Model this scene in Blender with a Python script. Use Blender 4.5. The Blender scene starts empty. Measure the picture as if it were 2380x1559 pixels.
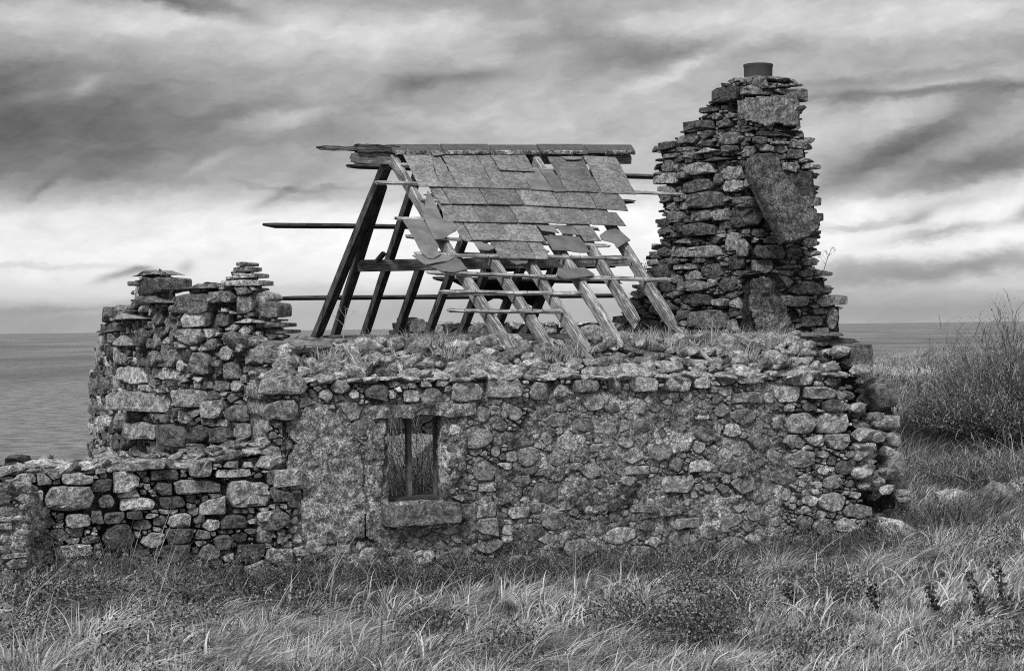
import bpy, bmesh, math, random
import numpy as np
from mathutils import Vector, Matrix, noise as mnoise

random.seed(11); rng = np.random.default_rng(7)
scene = bpy.context.scene
COL = scene.collection

# ---------------------------------------------------------------- camera
EYE = Vector((0, 0, 2.0))
FPX, CX, CY = 3800.0, 1190.0, 779.5          # survey units: the picture is 2380 wide
CAMROT = (Matrix.Rotation(math.radians(90 - .287), 3, 'X') @ Matrix.Rotation(math.radians(-.698), 3, 'Z'))
cd = bpy.data.cameras.new('camera'); cam = bpy.data.objects.new('camera', cd); COL.objects.link(cam)
cam.matrix_world = Matrix.Translation(EYE) @ CAMROT.to_4x4()
cd.sensor_width = 36.0; cd.lens = 36.0 * FPX / 2380.0; cd.clip_start = .05; cd.clip_end = 60000
scene.camera = cam

# ---------------------------------------------------------------- world
def V(*a): return Vector(a)
world = bpy.data.worlds.new('World'); scene.world = world; world.use_nodes = True
SUN_EL, SUN_AZ = 48.0, -158.0     # elevation, azimuth from +Y towards +X (behind the camera, left)

class NT:
    """small helper to write node trees"""
    def __init__(s, tree): s.t = tree; s.n = tree.nodes; s.l = tree.links
    def new(s, typ, **kw):
        n = s.n.new(typ)
        for k, v in kw.items(): setattr(n, k, v)
        return n
    def put(s, sock, v):
        if isinstance(v, (int, float)):
            sock.default_value = v if not hasattr(sock.default_value, '__len__') else ([v]*3 + [1])[:len(sock.default_value)]
        elif isinstance(v, (tuple, list)): sock.default_value = v
        elif v is not None: s.l.new(v, sock)
    def m(s, op, a, b=None, c=None, clamp=False):
        n = s.n.new('ShaderNodeMath'); n.operation = op; n.use_clamp = clamp
        for i, v in enumerate((a, b, c)):
            if v is not None: s.put(n.inputs[i], v)
        return n.outputs[0]
    def noise(s, vec, scale, detail=4, rough=.55, dist=0.0, dims='3D'):
        n = s.new('ShaderNodeTexNoise', noise_dimensions=dims)
        if vec is not None: s.l.new(vec, n.inputs['Vector'])
        n.inputs['Scale'].default_value = scale; n.inputs['Detail'].default_value = detail
        n.inputs['Roughness'].default_value = rough; n.inputs['Distortion'].default_value = dist
        return n.outputs['Fac']
    def voro(s, vec, scale, feature='F1', out='Distance', rnd=1.0):
        n = s.new('ShaderNodeTexVoronoi', feature=feature)
        s.l.new(vec, n.inputs['Vector']); n.inputs['Scale'].default_value = scale; n.inputs['Randomness'].default_value = rnd
        return n.outputs[out]
    def step(s, x, a, b, lo=0.0, hi=1.0):
        n = s.new('ShaderNodeMapRange', interpolation_type='SMOOTHSTEP')
        s.put(n.inputs[0], x)
        for i, v in enumerate((a, b, lo, hi)): n.inputs[i+1].default_value = v
        return n.outputs[0]
    def mixv(s, f, a, b):
        n = s.new('ShaderNodeMix', data_type='FLOAT'); s.put(n.inputs[0], f); s.put(n.inputs[2], a); s.put(n.inputs[3], b)
        return n.outputs[0]
    def vec(s, x, y, z):
        n = s.new('ShaderNodeCombineXYZ')
        for i, v in enumerate((x, y, z)): s.put(n.inputs[i], v)
        return n.outputs[0]

def build_world():
    w = NT(world.node_tree); w.n.clear()
    out = w.new('ShaderNodeOutputWorld'); bg = w.new('ShaderNodeBackground'); w.l.new(bg.outputs[0], out.inputs[0])
    tc = w.new('ShaderNodeTexCoord'); sep = w.new('ShaderNodeSeparateXYZ'); w.l.new(tc.outputs['Generated'], sep.inputs[0])
    X, Y, Z = sep.outputs
    K = 180 / math.pi / .01508                    # direction angles -> survey units
    az = w.m('MULTIPLY', w.m('ARCTAN2', X, Y), K)
    el = w.m('MULTIPLY', w.m('ARCSINE', Z), K)
    P = w.vec(az, el, 0.0)
    # slow warp that pulls the cloud edges into wisps
    wa = w.new('ShaderNodeTexNoise'); w.l.new(w.vec(w.m('MULTIPLY', az, .0065), w.m('MULTIPLY', el, .015), 3.0), wa.inputs['Vector'])
    wa.inputs['Scale'].default_value = 1; wa.inputs['Detail'].default_value = 6; wa.inputs['Roughness'].default_value = .64
    sw = w.new('ShaderNodeSeparateColor'); w.l.new(wa.outputs['Color'], sw.inputs[0])
    wx = w.m('MULTIPLY', w.m('SUBTRACT', sw.outputs[0], .5), 130); wy = w.m('MULTIPLY', w.m('SUBTRACT', sw.outputs[1], .5), 80)
    ax = w.m('ADD', az, wx); ey = w.m('ADD', el, wy)
    # height profile
    cr = w.new('ShaderNodeValToRGB'); e = cr.color_ramp
    el2 = w.m('ADD', el, w.m('MULTIPLY', wy, .5))
    w.l.new(w.m('MULTIPLY', el2, 1/1000), cr.inputs[0])
    prof = [(0, .665), (.035, .66), (.065, .70), (.085, .80), (.13, .88), (.2, .915), (.26, .92), (.30, .80), (.345, .68), (.46, .66), (.6, .665), (.69, .74), (.76, .66), (1.0, .68)]
    e.elements[0].position = prof[0][0]; e.elements[0].color = (prof[0][1],)*3 + (1,)
    e.elements[1].position = prof[-1][0]; e.elements[1].color = (prof[-1][1],)*3 + (1,)
    for p, c in prof[1:-1]:
        q = e.elements.new(p); q.color = (c, c, c, 1)
    s_ = w.new('ShaderNodeSeparateColor'); w.l.new(cr.outputs[0], s_.inputs[0]); val = s_.outputs[0]
    BL = [  # x, y, rx, ry, rising angle, amount   (survey units)
        (60, 340, 430, 110, 0, -.24), (-60, 210, 260, 120, 0, -.12), (330, 210, 420, 80, 0, -.07), (900, 320, 160, 60, 20, -.05), (120, 0, 260, 22, 0, -.08), (1100, 20, 500, 26, 0, -.08), (480, 320, 330, 70, 8, -.07), (330, 62, 480, 32, 0, .05),
        (420, 16, 120, 17, -10, -.22), (560, 34, 60, 12, -20, -.1), (110, 242, 90, 13, 15, .12), (225, 218, 40, 14, 32, .12),
        (640, 290, 110, 20, 8, .11), (690, 275, 60, 16, 0, .06), (500, 382, 62, 10, 28, .11), (130, 442, 36, 7, 35, -.12), (700, 432, 120, 6, -2, -.12), (645, 455, 50, 9, 28, -.13),
        (735, 452, 110, 13, 0, -.09), (90, 745, 330, 28, 0, -.06), (300, 634, 42, 7, 15, -.24), (345, 620, 24, 7, 8, -.2),
        (447, 617, 18, 13, 35, -.13), (130, 617, 170, 6, 0, -.08), (150, 708, 110, 8, 6, -.08), (700, 672, 160, 10, 0, -.06),
        (985, 196, 60, 18, 12, -.15), (1115, 183, 60, 12, 4, -.17), (1040, 210, 140, 36, 0, -.05), (1290, 88, 150, 34, 12, -.15),
        (1180, 45, 120, 22, 0, -.06), (1450, 152, 130, 30, 8, -.18), (1620, 125, 260, 22, -4, -.15), (1590, 172, 160, 13, 22, .12),
        (1200, 250, 330, 50, 18, .05), (900, 120, 300, 60, 5, .05), (1400, 330, 240, 60, 10, .02), (1950, 60, 420, 48, 0, .05), (2350, 6, 200, 12, 0, -.15),
        (2010, 212, 180, 11, 3, -.12), (2230, 248, 260, 15, 0, -.18), (1980, 250, 130, 14, 0, -.12), (2160, 232, 80, 6, 4, .13),
        (2050, 292, 240, 26, 12, .06), (2010, 405, 190, 30, 24, -.25), (2180, 335, 190, 32, 26, -.10), (2130, 458, 150, 20, 10, -.18),
        (2270, 405, 120, 30, 12, -.24), (2170, 500, 80, 13, 10, -.15), (2375, 515, 42, 16, 22, -.34), (2115, 526, 28, 9, 20, -.2),
        (2000, 540, 120, 9, 2, -.18), (2170, 556, 110, 12, 8, -.22), (2180, 640, 340, 24, 3, -.30), (2300, 735, 430, 34, 0, -.06),
        (1800, 690, 300, 40, 0, -.03), (2360, 150, 160, 20, 0, -.08),
        # clouds beyond the frame carry on in the same way
        (3100, 300, 500, 60, 5, -.2), (-700, 500, 500, 60, 0, -.15), (3300, 620, 400, 30, 0, -.2), (-900, 250, 380, 60, 8, .1), (1200, -260, 700, 90, 4, -.16), (300, -320, 500, 70, 8, .08), (2500, -300, 500, 90, -5, -.12)]
    for (x, y, rx, ry, ang, amp) in BL:
        a = math.radians(ang); c, s = math.cos(a), math.sin(a); x0 = x - 1190; y0 = 762 - y
        k = 1.0 if rx > 100 else .5
        XX = ax if rx > 100 else w.m('ADD', az, w.m('MULTIPLY', wx, .35)); EE = ey if rx > 100 else w.m('ADD', el, w.m('MULTIPLY', wy, .4))
        dx = w.m('SUBTRACT', XX, x0); dy = w.m('SUBTRACT', EE, y0)
        p = w.m('ADD', w.m('MULTIPLY', dx, c/rx), w.m('MULTIPLY', dy, s/rx)); q = w.m('SUBTRACT', w.m('MULTIPLY', dy, c/ry), w.m('MULTIPLY', dx, s/ry))
        r2 = w.m('ADD', w.m('MULTIPLY', p, p), w.m('MULTIPLY', q, q))
        g = w.m('POWER', 2.0, w.m('MULTIPLY', r2, -1.0))
        val = w.m('MULTIPLY_ADD', g, amp, val)
    # streaky detail, rising to the right
    ca, sa = math.cos(math.radians(14)), math.sin(math.radians(14))
    u = w.m('ADD', w.m('MULTIPLY', ax, ca), w.m('MULTIPLY', ey, sa)); v = w.m('SUBTRACT', w.m('MULTIPLY', ey, ca), w.m('MULTIPLY', ax, sa))
    n1 = w.noise(w.vec(w.m('MULTIPLY', u, .0048), w.m('MULTIPLY', v, .013), 0.0), 1, 7, .6)
    n2 = w.noise(w.vec(w.m('MULTIPLY', ax, .011), w.m('MULTIPLY', ey, .026), 5.0), 1, 6, .62)
    hi = w.step(el, 20, 330, .35, 1.0)
    val = w.m('ADD', val, w.m('MULTIPLY', w.m('MULTIPLY', w.m('SUBTRACT', n1, .5), .30), hi))
    val = w.m('ADD', val, w.m('MULTIPLY', w.m('MULTIPLY', w.m('SUBTRACT', n2, .5), .15), hi))
    val = w.m('MAXIMUM', val, .25)
    lin = w.m('POWER', val, 2.2)
    sky = w.new('ShaderNodeTexSky', sky_type='NISHITA', sun_disc=False); sky.sun_elevation = math.radians(SUN_EL); sky.sun_rotation = math.radians(SUN_AZ)
    bw = w.new('ShaderNodeRGBToBW'); w.l.new(sky.outputs[0], bw.inputs[0])
    # thin trace of clear sky through full cloud cover; ground side of the world is dark
    tot = w.m('ADD', w.m('MULTIPLY', lin, 5.9), w.m('MULTIPLY', bw.outputs[0], .05))
    below = w.step(Z, -.03, -.002, .25, 1.0)
    tot = w.m('MULTIPLY', tot, below)
    w.l.new(tot, bg.inputs[0]); bg.inputs[1].default_value = .1
build_world()

sl = bpy.data.lights.new('sun', 'SUN'); sun = bpy.data.objects.new('sun', sl); COL.objects.link(sun)
sl.energy = 1.5; sl.angle = math.radians(12); sl.color = (1, 1, 1)      # the photograph is monochrome: neutral light
a_, e_ = math.radians(SUN_AZ), math.radians(SUN_EL)
sd = Vector((math.sin(a_)*math.cos(e_), math.cos(a_)*math.cos(e_), math.sin(e_)))
sun.rotation_euler = sd.to_track_quat('Z', 'Y').to_euler()
scene.view_settings.view_transform = 'Standard'; scene.view_settings.look = 'None'
scene.view_settings.exposure = 0.86; scene.view_settings.gamma = 1.0; scene.view_settings.use_curve_mapping = False
scene.render.engine = 'CYCLES'; scene.cycles.max_bounces = 5; scene.cycles.diffuse_bounces = 3
scene.cycles.use_denoising = False; scene.cycles.filter_width = 1.1; scene.cycles.use_adaptive_sampling = False

# ---------------------------------------------------------------- survey helpers
def ray(u, v):
    d = CAMROT @ Vector(((u - CX) / FPX, -(v - CY) / FPX, -1.0)); return d
def at(u, v, Zd):
    d = ray(u, v); return EYE + d * (Zd / d.y)
def plan(u, Zd):
    d = ray(u, 760); return Vector((d.x * Zd / d.y, Zd))
TH = math.radians(23.5); CO, SI = math.cos(TH), math.sin(TH)
E3 = Vector((CO, SI, 0)); N3 = Vector((SI, -CO, 0))          # along the front wall; out of the front wall
F2 = Vector((.116, 13.64))                                    # origin on the front wall's face

def inside(poly, x, y):
    r = False; j = len(poly) - 1
    for i in range(len(poly)):
        xi, yi = poly[i]; xj, yj = poly[j]
        if (yi > y) != (yj > y) and x < (xj - xi) * (y - yi) / (yj - yi) + xi: r = not r
        j = i
    return r
def inside_np(poly, X, Y):
    r = np.zeros(X.shape, bool); j = len(poly) - 1
    for i in range(len(poly)):
        xi, yi = poly[i]; xj, yj = poly[j]
        if yi != yj:
            r ^= ((yi > Y) != (yj > Y)) & (X < (xj - xi) * (Y - yi) / (yj - yi) + xi)
        j = i
    return r

class Surf:
    """a vertical surface over a plan polyline: (s, z, d) <-> world"""
    def __init__(s, pts):
        s.p = [Vector(q) for q in pts]; s.seg = []; acc = 0
        for a, b in zip(s.p[:-1], s.p[1:]):
            L = (b - a).length; t = (b - a) / L; n = Vector((t.y, -t.x)); s.seg.append((a, t, n, acc, L)); acc += L
        s.L = acc
    def inv(s, u, v):
        d = ray(u, v); best = None
        for i, (a, t, n, s0, L) in enumerate(s.seg):
            den = d.x*n.x + d.y*n.y
            if abs(den) < 1e-6: continue
            k = ((a.x - EYE.x)*n.x + (a.y - EYE.y)*n.y) / den
            q = EYE + d*k; loc = (q.x - a.x)*t.x + (q.y - a.y)*t.y
            lo = -1e9 if i == 0 else 0; hi = 1e9 if i == len(s.seg)-1 else L
            err = max(lo - loc, loc - hi, 0)
            if best is None or err < best[0]: best = (err, s0 + loc, q.z)
        return best[1], best[2]
    def map(s, x, z, d=0.0):
        n = len(s.seg); i = 0
        while i < n-1 and x > s.seg[i][3] + s.seg[i][4]: i += 1
        a, t, nn, s0, L = s.seg[i]; l = x - s0; p = a + t*l; w = .12; nv = nn
        if i < n-1 and L - l < w: nv = nn.lerp(s.seg[i+1][2], .5*(1-(L-l)/w)).normalized()
        elif i > 0 and l < w: nv = nn.lerp(s.seg[i-1][2], .5*(1-l/w)).normalized()
        return Vector((p.x + nv.x*d, p.y + nv.y*d, z))
    def poly(s, pts): return [s.inv(*q) for q in pts]

# ---------------------------------------------------------------- objects
def tag(o, label=None, cat=None, group=None, kind=None):
    if label: o['label'] = label
    if cat: o['category'] = cat
    if group: o['group'] = group
    if kind: o['kind'] = kind
    return o
def empty(name, loc, label, cat, group=None):
    o = bpy.data.objects.new(name, None); COL.objects.link(o); o.location = loc; o.empty_display_size = .2
    return tag(o, label, cat, group)
def worldloc(o):
    v = Vector((0, 0, 0))
    while o is not None: v += o.location; o = o.parent
    return v
def mesh(name, verts, faces, mat, parent=None, rnd=None, sharp=None, origin=None, attr='rnd'):
    base = worldloc(parent) if parent else Vector((0, 0, 0))
    org = Vector(origin) if origin is not None else base.copy()
    me = bpy.data.meshes.new(name)
    if isinstance(verts, np.ndarray):
        vv = verts - np.array(org)
        me.vertices.add(len(vv)); me.vertices.foreach_set('co', vv.astype(np.float32).ravel())
        f = faces; k = f.shape[1]
        me.loops.add(f.size); me.loops.foreach_set('vertex_index', f.astype(np.int32).ravel())
        me.polygons.add(len(f)); me.polygons.foreach_set('loop_start', np.arange(0, f.size, k, dtype=np.int32))
        me.polygons.foreach_set('loop_total', np.full(len(f), k, np.int32))
        me.update(calc_edges=True)
    else:
        me.from_pydata([tuple(Vector(v) - org) for v in verts], [], faces); me.update()
    if rnd is None: rnd = random.random()
    at_ = me.attributes.new(attr, 'FLOAT', 'POINT')
    vals = np.full(len(me.vertices), rnd, np.float32) if np.isscalar(rnd) else np.asarray(rnd, np.float32)
    at_.data.foreach_set('value', vals)
    if sharp is not None:
        me.polygons.foreach_set('use_smooth', np.ones(len(me.polygons), bool))
        if sharp < 180: me.set_sharp_from_angle(angle=math.radians(sharp))
    me.materials.append(mat)
    o = bpy.data.objects.new(name, me); COL.objects.link(o)
    o.location = org - base
    if parent: o.parent = parent
    return o

# ---------------------------------------------------------------- materials (all neutral grey)
def material(name):
    m = bpy.data.materials.new(name); m.use_nodes = True; t = NT(m.node_tree)
    b = m.node_tree.nodes['Principled BSDF']; b.inputs['Roughness'].default_value = .9
    b.inputs['Specular IOR Level'].default_value = .25
    return m, t, b
def bump(t, b, h, strength, dist, prev=None):
    n = t.new('ShaderNodeBump'); n.inputs['Strength'].default_value = strength; n.inputs['Distance'].default_value = dist
    t.l.new(h, n.inputs['Height'])
    if prev is not None: t.l.new(prev, n.inputs['Normal'])
    t.l.new(n.outputs[0], b.inputs['Normal']); return n.outputs[0]
def attr(t, name='rnd'):
    n = t.new('ShaderNodeAttribute', attribute_name=name); return n.outputs['Fac']
def stone_mat(name, lo, hi, lichen=.5, dark=.5, strat=0.0, sp=1.0):
    m, t, b = material(name)
    tc = t.new('ShaderNodeTexCoord').outputs['Object']; r = attr(t)
    off = t.new('ShaderNodeVectorMath', operation='ADD'); t.l.new(tc, off.inputs[0]); t.l.new(t.vec(t.m('MULTIPLY', r, 7.3), t.m('MULTIPLY', r, 3.1), 0.0), off.inputs[1]); P = off.outputs[0]
    big = t.noise(P, 5, 4, .6); mid = t.noise(P, 17, 5, .68); fine = t.noise(P, 50*sp, 4, .7); grit = t.noise(P, 260*sp, 2, .7)
    base = t.mixv(r, lo, hi)
    base = t.m('MULTIPLY', base, t.step(mid, .38, .62, .55, 1.5))
    base = t.m('MULTIPLY', base, t.step(fine, .36, .64, .58, 1.5)); base = t.m('MULTIPLY', base, t.step(grit, .38, .62, .85, 1.15))
    dk = t.step(t.noise(P, 9, 5, .7), .55, .70, 0, dark); base = t.m('MULTIPLY', base, t.m('SUBTRACT', 1.0, dk))
    lz = t.step(big, .44, .62); sp1 = t.step(t.noise(P, 62*sp, 3, .75), .56, .64)
    lich = t.m('MULTIPLY', t.m('MULTIPLY', lz, sp1), lichen, clamp=True)
    base = t.mixv(lich, base, .62)
    pit = t.step(t.noise(P, 120*sp, 2, .6), .34, .27, 0, .8); base = t.m('MULTIPLY', base, t.m('SUBTRACT', 1.0, pit))
    t.put(b.inputs['Base Color'], None); cmb = t.new('ShaderNodeCombineColor'); [t.l.new(base, cmb.inputs[i]) for i in range(3)]; t.l.new(cmb.outputs[0], b.inputs['Base Color'])
    p = bump(t, b, mid, 1, .06); p = bump(t, b, fine, 1, .022, p); p = bump(t, b, grit, .8, .006, p)
    if strat:
        st = t.noise(t.vec(0.0, 0.0, t.m('MULTIPLY', t.new('ShaderNodeSeparateXYZ').outputs[2], 1.0)), 1)
    return m
def grey(t, b, val):
    c = t.new('ShaderNodeCombineColor'); [t.put(c.inputs[i], val) for i in range(3)]; t.l.new(c.outputs[0], b.inputs['Base Color'])

M_STONE = stone_mat('stone_weathered', .12, .66, .8, .5)
M_DARKSTONE = stone_mat('stone_dark_slabs', .10, .46, .4, .5)
M_RUBBLE = stone_mat('stone_rubble_clean', .2, .6, .35, .35)
M_SMOOTH = stone_mat('concrete_block', .17, .22, .25, .2)
def mortar_mat(name, dkv, ltv, patch=True, speck=1.0):
    m, t, b = material(name); P = t.new('ShaderNodeTexCoord').outputs['Object']
    big = t.noise(P, 2.6, 5, .65); mid = t.noise(P, 16, 5, .7); fine = t.noise(P, 55, 4, .75); grit = t.noise(P, 130*speck, 3, .7)
    v = t.mixv(t.step(big, .38, .62), dkv, ltv)
    v = t.m('MULTIPLY', v, t.step(mid, .38, .62, .42, 1.6)); v = t.m('MULTIPLY', v, t.step(fine, .37, .63, .45, 1.6))
    v = t.m('MULTIPLY', v, t.step(grit, .39, .61, .65, 1.4))
    v = t.mixv(t.m('MULTIPLY', t.step(grit, .6, .68), t.step(mid, .45, .6)), v, .6)
    v = t.mixv(t.step(t.noise(P, 120*speck, 2, .6), .40, .33), v, .015)
    grey(t, b, v); p = bump(t, b, mid, 1, .06); p = bump(t, b, fine, 1, .024, p); bump(t, b, grit, 1, .008, p)
    return m
M_MORTAR = mortar_mat('lime_mortar', .13, .66)
M_RENDER = mortar_mat('pebbledash_render', .27, .46, speck=.9)
M_CORE = mortar_mat('wall_core_earth', .02, .07)
M_FILL = mortar_mat('rubble_earth', .05, .18)
def wood_mat(name, lo, hi):
    m, t, b = material(name); tc = t.new('ShaderNodeTexCoord').outputs['Generated']; r = attr(t); g = attr(t, 'grain')
    ob = t.new('ShaderNodeTexCoord').outputs['Object']
    P = t.vec(t.m('MULTIPLY', attr(t, 'along'), 2.0), t.m('MULTIPLY', attr(t, 'across'), 60.0), t.m('MULTIPLY', r, 13.0))
    gr = t.noise(P, 1.6, 5, .7); fib = t.noise(P, 3.2, 4, .7); blot = t.noise(ob, 7, 4, .6)
    v = t.mixv(r, lo, hi); v = t.m('MULTIPLY', v, t.step(gr, .36, .64, .4, 1.5)); v = t.m('MULTIPLY', v, t.step(fib, .38, .62, .6, 1.35)); v = t.m('MULTIPLY', v, t.step(blot, .3, .7, .65, 1.3))
    v = t.m('MULTIPLY', v, t.step(t.noise(ob, 70, 2, .5), .3, .36, .25, 1.0))
    grey(t, b, v); p = bump(t, b, gr, .8, .01); bump(t, b, fib, .6, .004, p); return m
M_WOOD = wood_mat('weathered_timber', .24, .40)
M_WOODDARK = wood_mat('dark_timber', .07, .13)  # same grain as the weathered timber, in a darker tone
def slate_mat():
    m, t, b = material('roof_slate'); P0 = t.new('ShaderNodeTexCoord').outputs['Object']; r = attr(t)
    off = t.new('ShaderNodeVectorMath', operation='ADD'); t.l.new(P0, off.inputs[0]); t.l.new(t.vec(t.m('MULTIPLY', r, 9.0), t.m('MULTIPLY', r, 5.0), 0.0), off.inputs[1]); P = off.outputs[0]
    sm = t.step(attr(t, 'smooth'), .4, .6)
    blot = t.noise(P, 6, 4, .6); mid = t.noise(P, 28, 4, .65); fine = t.noise(P, 110, 4, .7)
    v = t.mixv(r, .13, .25); v = t.m('MULTIPLY', v, t.step(blot, .3, .7, .75, 1.3))
    v2 = t.m('MULTIPLY', v, t.step(mid, .38, .62, .72, 1.35)); v2 = t.m('MULTIPLY', v2, t.step(fine, .36, .64, .7, 1.35))
    zone = t.step(t.noise(P, 9, 3, .6), .36, .50); dots = t.step(t.voro(P, 34), .30, .20)
    sp = t.m('MULTIPLY', t.m('MULTIPLY', dots, t.step(t.noise(P, 20, 2, .5), .44, .52)), zone); v2 = t.mixv(sp, v2, .022)
    wh = t.m('MULTIPLY', t.step(t.noise(P, 60, 2, .6), .66, .72), zone); v2 = t.mixv(wh, v2, .36)
    v = t.mixv(sm, v2, t.m('MULTIPLY', v, 1.0)); grey(t, b, v); b.inputs['Roughness'].default_value = .6; b.inputs['Specular IOR Level'].default_value = .35
    p = bump(t, b, mid, .35, .008); bump(t, b, fine, .4, .003, p); return m
M_SLATE = slate_mat()
def plain_mat(name, val, rough=.7, nz=.25):
    m, t, b = material(name); P = t.new('ShaderNodeTexCoord').outputs['Object']; n = t.noise(P, 18, 4, .6)
    grey(t, b, t.m('MULTIPLY', t.step(n, .3, .7, 1-nz, 1+nz), val)); b.inputs['Roughness'].default_value = rough; bump(t, b, t.noise(P, 90, 3, .6), .3, .003); return m
M_FRAME = plain_mat('frame_timber', .14, .85, .3); M_TILE = plain_mat('ridge_tile_clay', .11, .55, .2); M_POT = plain_mat('chimney_pot_clay', .085, .7, .15); M_FELT = plain_mat('roofing_felt', .02, .9); M_IRON = plain_mat('rusty_nail', .04, .8)
def blade_mat(name, lo, mid_, hi, trans=.25):
    m, t, b = material(name); r = attr(t, 'shade'); h = attr(t, 'height')
    cr = t.new('ShaderNodeValToRGB'); t.l.new(r, cr.inputs[0]); e = cr.color_ramp.elements
    e[0].color = (lo,)*3+(1,); e[1].color = (hi,)*3+(1,); q = cr.color_ramp.elements.new(.55); q.color = (mid_,)*3+(1,)
    t.l.new(cr.outputs[0], b.inputs['Base Color']); b.inputs['Roughness'].default_value = .6
    tr = t.new('ShaderNodeBsdfTranslucent'); t.l.new(cr.outputs[0], tr.inputs[0]); mx = t.new('ShaderNodeMixShader'); mx.inputs[0].default_value = trans
    t.l.new(b.outputs[0], mx.inputs[1]); t.l.new(tr.outputs[0], mx.inputs[2]); t.l.new(mx.outputs[0], t.n['Material Output'].inputs[0]); return m
M_GRASS = blade_mat('grass_blades', .05, .38, .88); M_STRAW = blade_mat('dry_straw', .22, .48, .8); M_LEAF = blade_mat('weed_leaves', .02, .10, .42); M_TWIG = blade_mat('twigs', .03, .15, .42, .05)

# ---------------------------------------------------------------- stones
def clip(poly, nx, ny, c):
    out = []; n = len(poly)
    for i in range(n):
        a, b = poly[i], poly[(i+1) % n]; da = a[0]*nx + a[1]*ny - c; db = b[0]*nx + b[1]*ny - c
        if da <= 0: out.append(a)
        if (da < 0 < db) or (db < 0 < da):
            k = da/(da-db); out.append((a[0]+(b[0]-a[0])*k, a[1]+(b[1]-a[1])*k))
    return out
def area(p):
    return .5*abs(sum(p[i][0]*p[(i+1) % len(p)][1] - p[(i+1) % len(p)][0]*p[i][1] for i in range(len(p))))
def outline_round(poly, n=13, rough=.03):
    """nick the corners, put a kink in the longer edges, keep the stone angular"""
    per = sum(math.dist(poly[i], poly[(i+1) % len(poly)]) for i in range(len(poly))); sz = math.sqrt(area(poly)); base = [poly[0]]
    for p in poly[1:]:
        if math.dist(p, base[-1]) > per*.055: base.append(p)
    if len(base) > 3 and math.dist(base[0], base[-1]) < per*.055: base.pop()
    if len(base) < 3: base = list(poly)
    q = []; m = len(base)
    for i in range(m):
        a, b = base[i], base[(i+1) % m]; L = math.dist(a, b); c0 = min(.3, random.uniform(.02, .09)*sz/L); c1 = min(.3, random.uniform(.02, .09)*sz/L)
        q.append((a[0]+(b[0]-a[0])*c0, a[1]+(b[1]-a[1])*c0))
        if L > per*.15:
            k = random.uniform(.35, .65); o = random.gauss(0, rough)*sz; nx, nz = -(b[1]-a[1])/L, (b[0]-a[0])/L
            q.append((a[0]+(b[0]-a[0])*k+nx*o, a[1]+(b[1]-a[1])*k+nz*o))
        q.append((b[0]+(a[0]-b[0])*c1, b[1]+(a[1]-b[1])*c1))
    return q
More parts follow.
